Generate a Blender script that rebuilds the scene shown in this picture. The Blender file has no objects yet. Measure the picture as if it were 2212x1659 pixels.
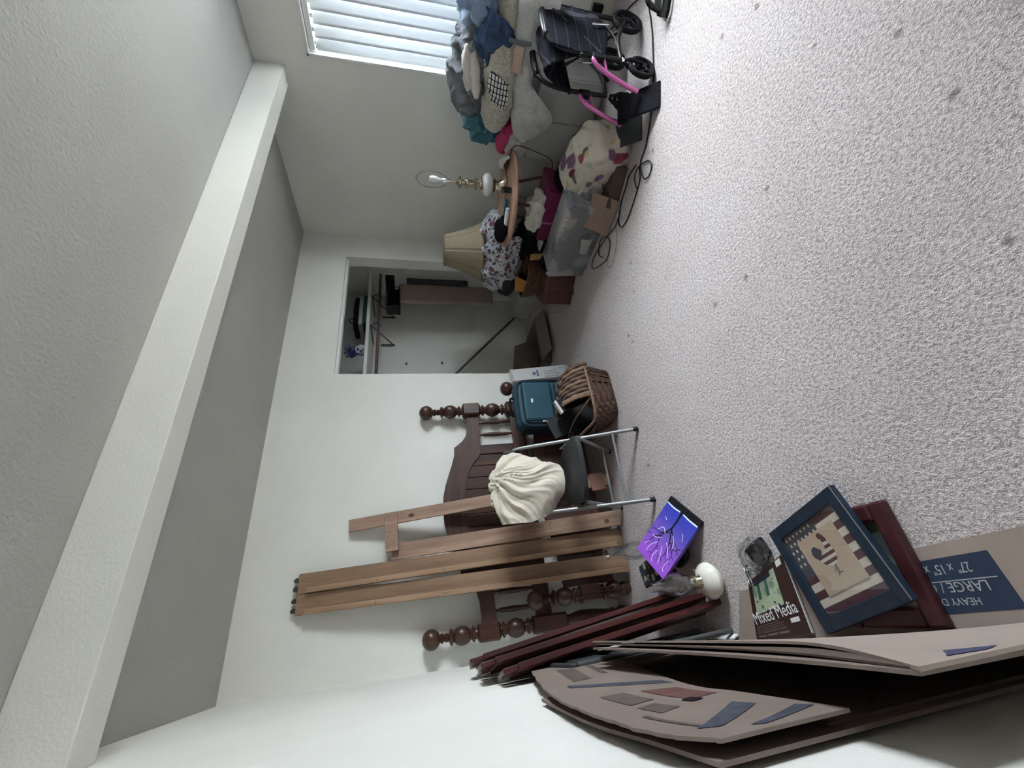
import bpy, bmesh, math, random
from math import sin, cos, pi, radians, sqrt
from mathutils import Vector, Matrix, Euler, noise

random.seed(7)
S = bpy.context.scene
COL = S.collection

# ------------------------------------------------------------------ camera
CAM = Vector((0.2035, -3.0892, 1.3542))
YAW, PITCH, ROLL, FPX = 0.5305, -0.2252, -0.0105, 895.34
fwd = Vector((sin(YAW) * cos(PITCH), cos(YAW) * cos(PITCH), sin(PITCH)))
rgt = Vector((cos(YAW), -sin(YAW), 0.0))
upv = rgt.cross(fwd)
rgt2 = rgt * cos(ROLL) + upv * sin(ROLL)
upv2 = upv * cos(ROLL) - rgt * sin(ROLL)
cam_data = bpy.data.cameras.new('camera')
cam_data.sensor_width = 36.0
cam_data.sensor_fit = 'HORIZONTAL'
cam_data.lens = 36.0 * FPX / 2212.0
cam_data.clip_start = 0.02
cam = bpy.data.objects.new('camera', cam_data)
COL.objects.link(cam)
cx, cy, cz = -upv2, rgt2, -fwd            # the phone was held on its side: the picture's left is up in the room
cam.matrix_world = Matrix(((cx.x, cy.x, cz.x, CAM.x), (cx.y, cy.y, cz.y, CAM.y), (cx.z, cy.z, cz.z, CAM.z), (0, 0, 0, 1)))
S.camera = cam

# ------------------------------------------------------------------ world, exposure
S.view_settings.view_transform = 'Standard'
S.view_settings.look = 'None'
S.view_settings.gamma = 1.0
S.view_settings.use_curve_mapping = False
S.view_settings.exposure = 2.46
WORLD_STRENGTH = 35.0
wd = bpy.data.worlds.new('overcast_sky')
S.world = wd
wd.use_nodes = True
bg = wd.node_tree.nodes['Background']
wt = wd.node_tree                          # standard overcast sky: zenith three times the horizon
tcw = wt.nodes.new('ShaderNodeTexCoord'); sxw = wt.nodes.new('ShaderNodeSeparateXYZ'); mrw = wt.nodes.new('ShaderNodeMapRange'); vmw = wt.nodes.new('ShaderNodeVectorMath')
wt.links.new(tcw.outputs['Generated'], sxw.inputs[0]); wt.links.new(sxw.outputs[2], mrw.inputs[0])
mrw.inputs[3].default_value = 1 / 3; vmw.operation = 'SCALE'; vmw.inputs[0].default_value = (0.84, 0.93, 1.0)
wt.links.new(mrw.outputs[0], vmw.inputs['Scale']); wt.links.new(vmw.outputs[0], bg.inputs['Color'])
bg.inputs['Strength'].default_value = WORLD_STRENGTH
S.cycles.use_denoising = True
S.cycles.use_adaptive_sampling = True
S.cycles.adaptive_threshold = 0.05
S.cycles.max_bounces = 8
S.cycles.diffuse_bounces = 4
S.cycles.transmission_bounces = 4
S.cycles.transparent_max_bounces = 12
S.cycles.sample_clamp_indirect = 6.0
S.cycles.caustics_refractive = False
S.cycles.caustics_reflective = False

W, H = 3.80, 2.44
WIN_Y0, WIN_Y1, WIN_Z0, WIN_Z1 = -3.75, -1.56, 0.82, 2.07      # window in the right wall
REAR = -4.9
def portal(loc, rot, sx, sy, name):
    l = bpy.data.lights.new(name, 'AREA')
    l.shape = 'RECTANGLE'; l.size = sx; l.size_y = sy
    l.cycles.is_portal = True
    o = bpy.data.objects.new(name, l); COL.objects.link(o)
    o.location = loc; o.rotation_euler = rot
    return o
portal((W + 0.13, (WIN_Y0 + WIN_Y1) / 2, (WIN_Z0 + WIN_Z1) / 2), (0, radians(90), 0), WIN_Z1 - WIN_Z0, WIN_Y1 - WIN_Y0, 'window_portal')

# ------------------------------------------------------------------ materials
def nt(m):
    m.use_nodes = True
    return m.node_tree
def N(t, typ, **kw):
    n = t.nodes.new(typ)
    for k, v in kw.items():
        if k in n.inputs: n.inputs[k].default_value = v
        else: setattr(n, k, v)
    return n
def hx(h):
    c = [int(h[i:i + 2], 16) / 255 for i in (0, 2, 4)]
    return tuple(x / 12.92 if x <= .04045 else ((x + .055) / 1.055) ** 2.4 for x in c)
def c4(c, k=1.0): return (min(1, c[0] * k), min(1, c[1] * k), min(1, c[2] * k), 1)
def mixrgb(t, fac, a, b):
    m = N(t, 'ShaderNodeMix', data_type='RGBA')
    for src, i in ((fac, 0), (a, 6), (b, 7)):
        if hasattr(src, 'links'): t.links.new(src, m.inputs[i])
        else: m.inputs[i].default_value = src
    return m.outputs[2]
def ramp(t, src, stops, interp='LINEAR'):
    r = N(t, 'ShaderNodeValToRGB')
    r.color_ramp.interpolation = interp
    e = r.color_ramp.elements
    while len(e) < len(stops): e.new(0.5)
    for el, (p, c) in zip(e, stops): el.position = p; el.color = c if len(c) == 4 else (*c, 1)
    t.links.new(src, r.inputs[0])
    return r.outputs[0]
def coords(t, scale=(1, 1, 1), kind='Object'):
    tc = N(t, 'ShaderNodeTexCoord'); mp = N(t, 'ShaderNodeMapping')
    mp.inputs['Scale'].default_value = scale
    t.links.new(tc.outputs[kind], mp.inputs['Vector'])
    return mp.outputs[0]
def noi(t, vec, scale, detail=4, rough=.55):
    n = N(t, 'ShaderNodeTexNoise', Scale=scale, Detail=detail, Roughness=rough)
    t.links.new(vec, n.inputs['Vector'])
    return n.outputs['Fac']
def bump(t, b, src, dist, strength=1.0):
    n = N(t, 'ShaderNodeBump', Strength=strength, Distance=dist)
    t.links.new(src, n.inputs['Height']); t.links.new(n.outputs[0], b.inputs['Normal'])
MATS = {}
def mat(name, col, rough=.6, metal=0., var=.12, vs=6., st=(1, 1, 1), bmp=0., bs=150., bst=(1, 1, 1), trans=0., sheen=0., spec=.5, coat=0.):
    if name in MATS: return MATS[name]
    if isinstance(col, str): col = hx(col)
    m = bpy.data.materials.new(name); t = nt(m); b = t.nodes['Principled BSDF']
    b.inputs['Roughness'].default_value = rough; b.inputs['Metallic'].default_value = metal
    b.inputs['Specular IOR Level'].default_value = spec
    b.inputs['Transmission Weight'].default_value = trans
    b.inputs['Sheen Weight'].default_value = sheen
    b.inputs['Coat Weight'].default_value = coat
    f = noi(t, coords(t, st), vs)
    f = ramp(t, f, [(.3, (0, 0, 0)), (.7, (1, 1, 1))])
    t.links.new(mixrgb(t, f, c4(col, 1 - var), c4(col, 1 + var)), b.inputs['Base Color'])
    if bmp: bump(t, b, noi(t, coords(t, bst), bs, 3), bmp)
    MATS[name] = m
    return m
def wood(name, dark, light, axis='z', scale=9., rough=.45, coat=0.):
    if name in MATS: return MATS[name]
    m = bpy.data.materials.new(name); t = nt(m); b = t.nodes['Principled BSDF']
    st = {'x': (.06, 1, 1), 'y': (1, .06, 1), 'z': (1, 1, .06)}[axis]
    v = coords(t, tuple(a * scale for a in st))
    f = noi(t, v, 3.0, 6, .6); g = noi(t, v, 14.0, 2)
    k = N(t, 'ShaderNodeMath', operation='MULTIPLY_ADD'); t.links.new(g, k.inputs[0]); k.inputs[1].default_value = .35
    t.links.new(f, k.inputs[2])
    t.links.new(ramp(t, k.outputs[0], [(.45, (*hx(dark), 1)), (.9, (*hx(light), 1))]), b.inputs['Base Color'])
    b.inputs['Roughness'].default_value = rough; b.inputs['Coat Weight'].default_value = coat
    bump(t, b, g, .0006)
    MATS[name] = m
    return m

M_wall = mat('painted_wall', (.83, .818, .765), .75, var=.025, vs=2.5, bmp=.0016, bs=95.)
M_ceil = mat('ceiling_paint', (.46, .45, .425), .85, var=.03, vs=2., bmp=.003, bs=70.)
M_trim = mat('trim_paint', (.78, .79, .77), .45, var=.02)
M_base = mat('baseboard_paint', (.70, .68, .60), .5, var=.04)
M_mahog = wood('mahogany', '2c1711', '523224', 'z', 9, .38, .12)
M_mahogx = wood('mahogany_rail', '2e1812', '563526', 'x', 9, .48, .0)
M_maroonrail = wood('maroon_stain', '2b1111', '562420', 'z', 9, .38, .1)
M_oak = wood('raw_slat', '806450', 'b39480', 'z', 7, .6)
M_oakd = wood('rail_brown', '765b46', 'a5866a', 'z', 6, .55)
M_pine = wood('cleat_pine', '8c6e52', 'b7967a', 'z', 7, .6)
M_gray = mat('grey_tube', (.30, .31, .31), .42, .55, var=.08)
M_seat = mat('charcoal_seat', (.030, .033, .034), .6, var=.2, bmp=.0004, bs=400., spec=.25)
M_blk = mat('black_plastic', (.008, .008, .010), .42, var=.3, spec=.3)
M_blkfab = mat('black_fabric', (.009, .009, .012), .9, var=.4, bmp=.001, bs=300., spec=.1)
M_navyfab = mat('navy_black_fabric', (.008, .010, .018), .85, var=.4, bmp=.001, bs=200., spec=.1)
M_rubber = mat('tyre_rubber', (.010, .010, .012), .75, var=.2, spec=.2)
M_chrome = mat('chrome', (.75, .76, .78), .12, 1., var=.03)
M_brass = mat('brass', (.58, .52, .40), .22, 1., var=.15, vs=20)
M_pink = mat('pink_metal', (.62, .16, .42), .3, .5, var=.1)
M_cream = mat('cream_cloth', (.66, .60, .49), .9, var=.06, bmp=.002, bs=160., sheen=.3)
M_teal = mat('teal_nylon', (.008, .058, .090), .62, var=.15, bmp=.0006, bs=500.)
M_teald = mat('teal_nylon_dark', (.003, .016, .028), .6, var=.15)
M_white = mat('white_card', (.72, .73, .74), .6, var=.02)
M_porc = mat('porcelain', (.74, .72, .63), .12, var=.08, vs=14, coat=.5)
M_porcw = mat('white_ceramic', (.70, .70, .68), .2, var=.03, coat=.5)
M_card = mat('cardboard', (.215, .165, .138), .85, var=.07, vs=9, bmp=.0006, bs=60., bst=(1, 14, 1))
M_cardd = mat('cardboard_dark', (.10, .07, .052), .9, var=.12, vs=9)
M_cardl = mat('cardboard_pale', (.34, .275, .235), .85, var=.06, vs=9)
M_ink = mat('blue_ink', (.032, .048, .085), .8, var=.1, vs=20, spec=.2)
M_inkp = mat('purple_ink', (.045, .045, .11), .8, var=.15, vs=20)
M_inkg = mat('grey_ink', (.10, .078, .066), .85, var=.15, vs=30)
M_inkr = mat('red_ink', (.13, .055, .048), .85, var=.15, vs=30)
M_inkw = mat('pale_ink', (.40, .41, .42), .7, var=.05)
M_navy = mat('navy_frame', (.012, .024, .044), .4, var=.2, vs=12, spec=.35)
M_maroon = mat('maroon_frame', (.052, .014, .017), .42, var=.25, vs=14, spec=.35)
M_glass = None
def glass(name, tint=(1, 1, 1), rough=.02):
    m = bpy.data.materials.new(name); t = nt(m); b = t.nodes['Principled BSDF']
    b.inputs['Base Color'].default_value = (*tint, 1); b.inputs['Roughness'].default_value = rough
    b.inputs['Transmission Weight'].default_value = 1.0; b.inputs['IOR'].default_value = 1.3
    MATS[name] = m
    return m
def thin_glass(name, tint, edge=.55, base=.05):
    m = bpy.data.materials.new(name); t = nt(m); t.nodes.remove(t.nodes['Principled BSDF'])
    tr = N(t, 'ShaderNodeBsdfTransparent'); tr.inputs[0].default_value = (*tint, 1)
    gl = N(t, 'ShaderNodeBsdfGlossy', Roughness=.05); lw = N(t, 'ShaderNodeLayerWeight', Blend=.35)
    mp = N(t, 'ShaderNodeMapRange'); mp.inputs[3].default_value = base; mp.inputs[4].default_value = edge
    t.links.new(lw.outputs['Fresnel'], mp.inputs[0])
    mx = N(t, 'ShaderNodeMixShader'); t.links.new(mp.outputs[0], mx.inputs[0]); t.links.new(tr.outputs[0], mx.inputs[1]); t.links.new(gl.outputs[0], mx.inputs[2])
    t.links.new(mx.outputs[0], t.nodes['Material Output'].inputs[0]); MATS[name] = m
    return m
M_glass = thin_glass('clear_glass', (.975, .985, .985), .42, .05)
M_film = thin_glass('clear_film', (.93, .95, .97), .5, .10)

def carpet_mat():
    m = bpy.data.materials.new('carpet'); t = nt(m); b = t.nodes['Principled BSDF']
    v = coords(t)
    big = noi(t, v, 1.1, 5, .6); med = noi(t, v, 7., 5, .65); tuft = noi(t, v, 85., 3, .6); fib = noi(t, v, 260., 2, .6)
    base = mixrgb(t, ramp(t, big, [(.35, (0, 0, 0)), (.65, (1, 1, 1))]), (.74, .668, .660, 1), (.66, .578, .558, 1))
    base = mixrgb(t, ramp(t, med, [(.55, (0, 0, 0)), (.85, (.55, .55, .55))]), base, (.55, .475, .46, 1))
    spots = N(t, 'ShaderNodeTexVoronoi', Scale=5.2); t.links.new(v, spots.inputs['Vector'])
    sp2 = noi(t, v, 26., 3)
    mm = N(t, 'ShaderNodeMath', operation='MULTIPLY_ADD'); t.links.new(sp2, mm.inputs[0]); mm.inputs[1].default_value = .09; t.links.new(spots.outputs['Distance'], mm.inputs[2])
    base = mixrgb(t, ramp(t, mm.outputs[0], [(.095, (.8, .8, .8)), (.135, (0, 0, 0))]), base, (.26, .215, .21, 1))
    tv = N(t, 'ShaderNodeMath', operation='MULTIPLY_ADD'); t.links.new(fib, tv.inputs[0]); tv.inputs[1].default_value = .5; t.links.new(tuft, tv.inputs[2])
    sh = ramp(t, tv.outputs[0], [(.48, (.45, .43, .43)), (.85, (1.0, 1.0, 1.0))])
    mul = N(t, 'ShaderNodeMix', data_type='RGBA', blend_type='MULTIPLY'); mul.inputs[0].default_value = 1
    t.links.new(base, mul.inputs[6]); t.links.new(sh, mul.inputs[7])
    t.links.new(mul.outputs[2], b.inputs['Base Color'])
    b.inputs['Roughness'].default_value = .95; b.inputs['Sheen Weight'].default_value = .15; b.inputs['Specular IOR Level'].default_value = .1
    bump(t, b, tv.outputs[0], .012)
    return m
M_carpet = carpet_mat()

def pattern(name, base, spots, scale=30., rough=.85, bmp=.0015):
    """cloth print: base colour with several voronoi blotch colours [(colour, threshold, scale factor)]"""
    m = bpy.data.materials.new(name); t = nt(m); b = t.nodes['Principled BSDF']
    v = coords(t); warp = N(t, 'ShaderNodeTexNoise', Scale=scale * .8)
    t.links.new(v, warp.inputs['Vector'])
    va = N(t, 'ShaderNodeVectorMath', operation='MULTIPLY_ADD'); va.inputs[1].default_value = (1.1 / scale,) * 3
    t.links.new(warp.outputs['Color'], va.inputs[0]); t.links.new(v, va.inputs[2])
    cur = (*base, 1)
    for i, (c, th, sf) in enumerate(spots):
        vo = N(t, 'ShaderNodeTexVoronoi', Scale=scale * sf)
        mp = N(t, 'ShaderNodeMapping'); mp.inputs['Location'].default_value = (i * 3.1, i * 1.7, i * .9)
        t.links.new(va.outputs[0], mp.inputs['Vector']); t.links.new(mp.outputs[0], vo.inputs['Vector'])
        cur = mixrgb(t, ramp(t, vo.outputs['Distance'], [(th, (1, 1, 1)), (th + .06, (0, 0, 0))]), cur, (*c, 1))
    t.links.new(cur, b.inputs['Base Color'])
    b.inputs['Roughness'].default_value = rough
    bump(t, b, noi(t, v, 200.), bmp)
    MATS[name] = m
    return m
M_floral = pattern('floral_print', (.50, .52, .55), [((.10, .10, .115), .30, 1.25), ((.17, .045, .06), .30, .9), ((.26, .27, .29), .26, 2.2), ((.06, .065, .075), .2, 1.6)], 15)
M_tote = pattern('tote_print', (.50, .46, .38), [((.07, .15, .10), .24, .85), ((.24, .045, .075), .26, .75), ((.46, .32, .17), .16, 1.1), ((.16, .09, .15), .24, .6)], 9)
M_boxflor = pattern('dark_floral_print', (.020, .026, .030), [((.34, .34, .25), .30, .5), ((.22, .26, .18), .2, .9)], 40)
M_marble = pattern('silver_marble', (.17, .17, .18), [((.30, .30, .31), .5, .22), ((.11, .12, .14), .3, .3), ((.33, .30, .27), .22, .25)], 14, .4)
M_sherpa = mat('sherpa_fleece', (.52, .49, .40), .95, var=.22, vs=60., bmp=.012, bs=75., sheen=.4)
M_fuzzy = mat('white_fuzzy_blanket', (.56, .55, .54), .95, var=.1, vs=50., bmp=.006, bs=120., sheen=.4)
M_grayfab = mat('slate_cloth', (.17, .18, .20), .85, var=.2, vs=9., bmp=.002, bs=90.)
M_lblue = mat('pale_blue_cloth', (.27, .36, .50), .85, var=.15, vs=7., bmp=.002, bs=90.)
M_denim = mat('denim_blue', (.045, .085, .18), .85, var=.35, vs=10., bmp=.001, bs=300.)
M_tealbag = mat('teal_bag_plastic', (.04, .17, .22), .35, var=.25, vs=12., bmp=.004, bs=40.)
M_magenta = mat('hot_pink_cloth', (.50, .045, .14), .8, var=.12)
M_magbox = mat('magenta_box', (.16, .012, .065), .4, var=.15)
M_peach = mat('peach_cloth', (.50, .37, .30), .9, var=.1, st=(1, 1, 20))
M_towel = mat('white_towel', (.66, .62, .56), .95, var=.05, bmp=.003, bs=200., sheen=.3)
M_tan = wood('tan_table', '96705c', 'c29a84', 'x', 6, .5)
M_twig = mat('brown_wicker', (.10, .045, .022), .7, var=.35, vs=40.)
M_splint = mat('ash_splint', (.085, .044, .029), .7, var=.4, vs=30.)
M_splintl = mat('pale_splint', (.165, .094, .058), .65, var=.3, vs=30.)
M_shade = mat('lampshade_cloth', (.31, .255, .175), .9, var=.06, vs=18., bmp=.0006, bs=250.)
M_redbox = mat('russet_leather', (.085, .028, .020), .5, var=.25, vs=12., bmp=.001, bs=60.)
M_foam = mat('pale_grey_plastic', (.42, .42, .39), .5, var=.04)
M_ivory = mat('ivory_box', (.50, .50, .48), .6, var=.04)
M_orange = mat('orange_folder', (.55, .22, .04), .6, var=.1)
M_yellow = mat('manila_paper', (.50, .33, .12), .7, var=.1)
M_pinkbox = mat('rosy_beige_card', (.40, .305, .27), .75, var=.05)
M_purpgr = mat('purple_grey', (.085, .075, .085), .7, var=.2)
M_blue = mat('royal_blue', (.02, .03, .14), .5, var=.2)
M_green = mat('dark_green', (.01, .06, .045), .5, var=.15)
M_dkgl = mat('black_gloss', (.008, .008, .010), .12, var=.2)

# ------------------------------------------------------------------ geometry helpers
class G:
    def __init__(s): s.v = []; s.f = []; s.m = []; s.cur = 0
    def add(s, vs, fs, M=None):
        o = len(s.v)
        s.v += [tuple(M @ Vector(p)) if M else tuple(p) for p in vs]
        s.f += [tuple(i + o for i in f) for f in fs]; s.m += [s.cur] * len(fs)
        return s
    def box(s, lo, hi, M=None):
        x0, y0, z0 = lo; x1, y1, z1 = hi
        vs = [(x0, y0, z0), (x1, y0, z0), (x1, y1, z0), (x0, y1, z0), (x0, y0, z1), (x1, y0, z1), (x1, y1, z1), (x0, y1, z1)]
        return s.add(vs, [(0, 3, 2, 1), (4, 5, 6, 7), (0, 1, 5, 4), (1, 2, 6, 5), (2, 3, 7, 6), (3, 0, 4, 7)], M)
    def hexa(s, p):   # 8 points, bottom ring then top ring
        return s.add(p, [(0, 3, 2, 1), (4, 5, 6, 7), (0, 1, 5, 4), (1, 2, 6, 5), (2, 3, 7, 6), (3, 0, 4, 7)])
    def lathe(s, prof, n=24, M=None, cap=True):
        vs = []; fs = []
        for r, z in prof: vs += [(r * cos(2 * pi * i / n), r * sin(2 * pi * i / n), z) for i in range(n)]
        for k in range(len(prof) - 1):
            for i in range(n):
                j = (i + 1) % n
                fs.append((k * n + i, k * n + j, (k + 1) * n + j, (k + 1) * n + i))
        if cap:
            if prof[0][0] > 1e-4: fs.append(tuple(range(n - 1, -1, -1)))
            if prof[-1][0] > 1e-4: fs.append(tuple((len(prof) - 1) * n + i for i in range(n)))
        return s.add(vs, fs, M)
    def tube(s, pts, r, n=8, closed=False, M=None):
        pts = [Vector(p) for p in pts]; L = len(pts); vs = []; fs = []
        prev = None
        for i, p in enumerate(pts):
            a = pts[i - 1] if (i > 0 or closed) else p
            b = pts[(i + 1) % L] if (i < L - 1 or closed) else p
            d = (b - a).normalized() if (b - a).length > 1e-9 else Vector((0, 0, 1))
            u = (prev - d * prev.dot(d)) if prev else d.orthogonal()
            if u.length < 1e-6: u = d.orthogonal()
            u.normalize(); prev = u; w = d.cross(u)
            rr = r[i] if isinstance(r, (list, tuple)) else r
            vs += [tuple(p + (u * cos(2 * pi * k / n) + w * sin(2 * pi * k / n)) * rr) for k in range(n)]
        for i in range(L if closed else L - 1):
            j = (i + 1) % L
            for k in range(n):
                l = (k + 1) % n
                fs.append((i * n + k, i * n + l, j * n + l, j * n + k))
        if not closed: fs += [tuple(range(n - 1, -1, -1)), tuple((L - 1) * n + k for k in range(n))]
        return s.add(vs, fs, M)
    def prism(s, poly, h0, h1, M=None):   # polygon in xy, extruded in z
        n = len(poly)
        vs = [(x, y, h0) for x, y in poly] + [(x, y, h1) for x, y in poly]
        fs = [tuple(range(n - 1, -1, -1)), tuple(range(n, 2 * n))] + [(i, (i + 1) % n, n + (i + 1) % n, n + i) for i in range(n)]
        return s.add(vs, fs, M)
    def sphere(s, c, r, n=20, m=12, M=None):
        r = (r, r, r) if isinstance(r, (int, float)) else r
        vs = [(c[0], c[1], c[2] - r[2])]; fs = []
        for j in range(1, m):
            a = -pi / 2 + pi * j / m
            vs += [(c[0] + r[0] * cos(a) * cos(2 * pi * i / n), c[1] + r[1] * cos(a) * sin(2 * pi * i / n), c[2] + r[2] * sin(a)) for i in range(n)]
        vs.append((c[0], c[1], c[2] + r[2]))
        for i in range(n): fs.append((0, 1 + (i + 1) % n, 1 + i))
        for j in range(m - 2):
            for i in range(n):
                k = (i + 1) % n
                fs.append((1 + j * n + i, 1 + j * n + k, 1 + (j + 1) * n + k, 1 + (j + 1) * n + i))
        o = 1 + (m - 2) * n
        for i in range(n): fs.append((o + i, o + (i + 1) % n, len(vs) - 1))
        return s.add(vs, fs, M)
    def grid(s, fn, nu, nv, M=None, wrap=False):
        vs = [tuple(fn(i / nu, j / nv)) for j in range(nv + 1) for i in range(nu + 1)]
        fs = [(j * (nu + 1) + i, j * (nu + 1) + i + 1, (j + 1) * (nu + 1) + i + 1, (j + 1) * (nu + 1) + i) for j in range(nv) for i in range(nu)]
        return s.add(vs, fs, M)
    def strip(s, pts, w, up=(0, 0, 1), h=.0006, M=None):   # flat ribbon along pts, in the plane normal to up
        up = Vector(up); pts = [Vector(p) for p in pts]
        vs = []; n = len(pts)
        for i, p in enumerate(pts):
            d = (pts[min(i + 1, n - 1)] - pts[max(i - 1, 0)]).normalized(); q = d.cross(up)
            ww = w[i] if isinstance(w, (list, tuple)) else w
            vs += [tuple(p + q * ww / 2), tuple(p - q * ww / 2), tuple(p + q * ww / 2 + up * h), tuple(p - q * ww / 2 + up * h)]
        fs = []
        for i in range(n - 1):
            a = i * 4; b = a + 4
            fs += [(a + 2, a + 3, b + 3, b + 2), (a, b, b + 1, a + 1), (a, a + 2, b + 2, b), (a + 1, b + 1, b + 3, a + 3)]
        fs += [(0, 1, 3, 2), (4 * n - 4, 4 * n - 2, 4 * n - 1, 4 * n - 3)]
        return s.add(vs, fs, M)

TM = {}    # object name -> matrix of its thing
def thing(name, label, cat, loc=(0, 0, 0), M=None, group=None):
    o = bpy.data.objects.new(name, None); COL.objects.link(o)
    o.empty_display_size = .05
    mw = M if M is not None else Matrix.Translation(loc)
    o.matrix_world = mw; TM[o.name] = mw
    o['label'] = label; o['category'] = cat
    if group: o['group'] = group
    return o
def part(name, g, m, parent, smooth=False, world=False, bevel=0., sub=0, solid=0., label=None, angle=40, kind=None):
    vs = g.v
    if world:
        inv = TM[parent.name].inverted(); vs = [tuple(inv @ Vector(p)) for p in vs]
    me = bpy.data.meshes.new(name); me.from_pydata(vs, [], g.f)
    ms = m if isinstance(m, (list, tuple)) else [m]
    for x in ms: me.materials.append(x)
    if len(ms) > 1: me.polygons.foreach_set('material_index', g.m)
    bm = bmesh.new(); bm.from_mesh(me); bmesh.ops.recalc_face_normals(bm, faces=bm.faces); bm.to_mesh(me); bm.free()
    o = bpy.data.objects.new(name, me); COL.objects.link(o)
    if parent is not None:
        o.parent = parent; TM[o.name] = TM[parent.name]
    if smooth:
        me.shade_smooth()
        if angle < 180: me.set_sharp_from_angle(angle=radians(angle))
    if solid:
        md = o.modifiers.new('thickness', 'SOLIDIFY'); md.thickness = solid; md.offset = 0
    if sub:
        md = o.modifiers.new('subdivision', 'SUBSURF'); md.levels = sub; md.render_levels = sub
    if bevel:
        md = o.modifiers.new('bevel', 'BEVEL'); md.width = bevel; md.segments = 2; md.limit_method = 'ANGLE'; md.angle_limit = radians(40)
    if label: o['label'] = label
    if kind: o['kind'] = kind
    return o
def solo(name, g, m, label, cat, group=None, origin=None, **kw):
    """a thing that is one mesh"""
    origin = Vector(origin) if origin else Vector((sum(p[0] for p in g.v) / len(g.v), sum(p[1] for p in g.v) / len(g.v), min(p[2] for p in g.v)))
    g.v = [tuple(Vector(p) - origin) for p in g.v]
    o = part(name, g, m, None, **kw)
    o.location = origin; TM[o.name] = Matrix.Translation(origin)
    o['label'] = label; o['category'] = cat
    if group: o['group'] = group
    return o
def struct(name, g, m, **kw):
    o = part(name, g, m, None, **kw); o['kind'] = 'structure'; TM[o.name] = Matrix.Identity(4)
    return o
def text(name, body, size, M, m, parent, sx=1., ext=.0004):
    """flat lettering, M places it in world space"""
    cu = bpy.data.curves.new(name, 'FONT'); cu.body = body; cu.size = size; cu.extrude = ext; cu.resolution_u = 3
    tmp = bpy.data.objects.new('tmp', cu); COL.objects.link(tmp)
    dg = bpy.context.evaluated_depsgraph_get()
    me = bpy.data.meshes.new_from_object(tmp.evaluated_get(dg))
    bpy.data.objects.remove(tmp)
    inv = TM[parent.name].inverted() @ M @ Matrix.Diagonal((sx, 1, 1, 1))
    me.transform(inv); me.materials.clear(); me.materials.append(m); me.name = name
    o = bpy.data.objects.new(name, me); COL.objects.link(o); o.parent = parent; TM[o.name] = TM[parent.name]
    return o
def frame(o, e1, e2):
    e1 = Vector(e1).normalized(); e2 = Vector(e2); e3 = e1.cross(e2).normalized(); e2 = e3.cross(e1)
    return Matrix(((e1.x, e2.x, e3.x, o[0]), (e1.y, e2.y, e3.y, o[1]), (e1.z, e2.z, e3.z, o[2]), (0, 0, 0, 1)))
def rx(a): return Matrix.Rotation(radians(a), 4, 'X')
def ry(a): return Matrix.Rotation(radians(a), 4, 'Y')
def rz(a): return Matrix.Rotation(radians(a), 4, 'Z')
def T(*p): return Matrix.Translation(p)
def axis_M(p, d):
    """matrix whose z axis points along d, origin p"""
    d = Vector(d).normalized(); u = d.orthogonal().normalized(); w = d.cross(u)
    return Matrix(((u.x, w.x, d.x, p[0]), (u.y, w.y, d.y, p[1]), (u.z, w.z, d.z, p[2]), (0, 0, 0, 1)))
def bez(pts, n=24, closed=False):
    """catmull-rom through points"""
    P = [Vector(p) for p in pts]; out = []; L = len(P)
    for i in range(L if closed else L - 1):
        a, b, c, d = (P[(i - 1) % L] if (closed or i > 0) else P[i]), P[i], P[(i + 1) % L], (P[(i + 2) % L] if (closed or i + 2 < L) else P[(i + 1) % L])
        for k in range(n):
            t = k / n
            out.append(.5 * ((2 * b) + (c - a) * t + (2 * a - 5 * b + 4 * c - d) * t * t + (3 * b - a - 3 * c + d) * t ** 3))
    if not closed: out.append(P[-1])
    return out
def cr(a, b, c, d, t): return .5 * ((2 * b) + (c - a) * t + (2 * a - 5 * b + 4 * c - d) * t * t + (3 * b - a - 3 * c + d) * t ** 3)
def patch(ctrl):
    """catmull-rom surface through a grid of control points; returns fn(u,v)"""
    R = [[Vector(p) for p in row] for row in ctrl]; nv = len(R) - 1; nu = len(R[0]) - 1
    def row(r, u):
        x = min(u * nu, nu - 1e-6); i = int(x); t = x - i
        return cr(r[max(i - 1, 0)], r[i], r[i + 1], r[min(i + 2, nu)], t)
    def fn(u, v):
        y = min(v * nv, nv - 1e-6); j = int(y); t = y - j
        return cr(row(R[max(j - 1, 0)], u), row(R[j], u), row(R[j + 1], u), row(R[min(j + 2, nv)], u), t)
    return fn
def ridge(p, f, seed=0.):
    q = Vector((p[0] * f + seed, p[1] * f - seed, p[2] * f + seed * .5))
    q = q + Vector((noise.noise(q * .7), noise.noise(q * .7 + Vector((5, 2, 1))), noise.noise(q * .7 + Vector((9, 4, 3))))) * .8
    a = abs(noise.noise(q)); return 1.2 - 2.6 * sqrt(a * a + .004)
def cloth(ctrl, nu=40, nv=40, amp=.02, f=7., seed=0., stretch=(1, 1, 1), fine=.4):
    fn = patch(ctrl); g = G()
    def fold(u, v):
        p = fn(u, v); e = .01
        du = fn(min(u + e, 1), v) - fn(max(u - e, 0), v); dv = fn(u, min(v + e, 1)) - fn(u, max(v - e, 0))
        n = du.cross(dv)
        if n.length < 1e-9: return p
        n.normalize()
        return p + n * amp * (ridge((p.x * stretch[0], p.y * stretch[1], p.z * stretch[2]), f, seed) + fine * ridge(p, f * 2.3, seed + 3))
    return g.grid(fold, nu, nv)
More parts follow.
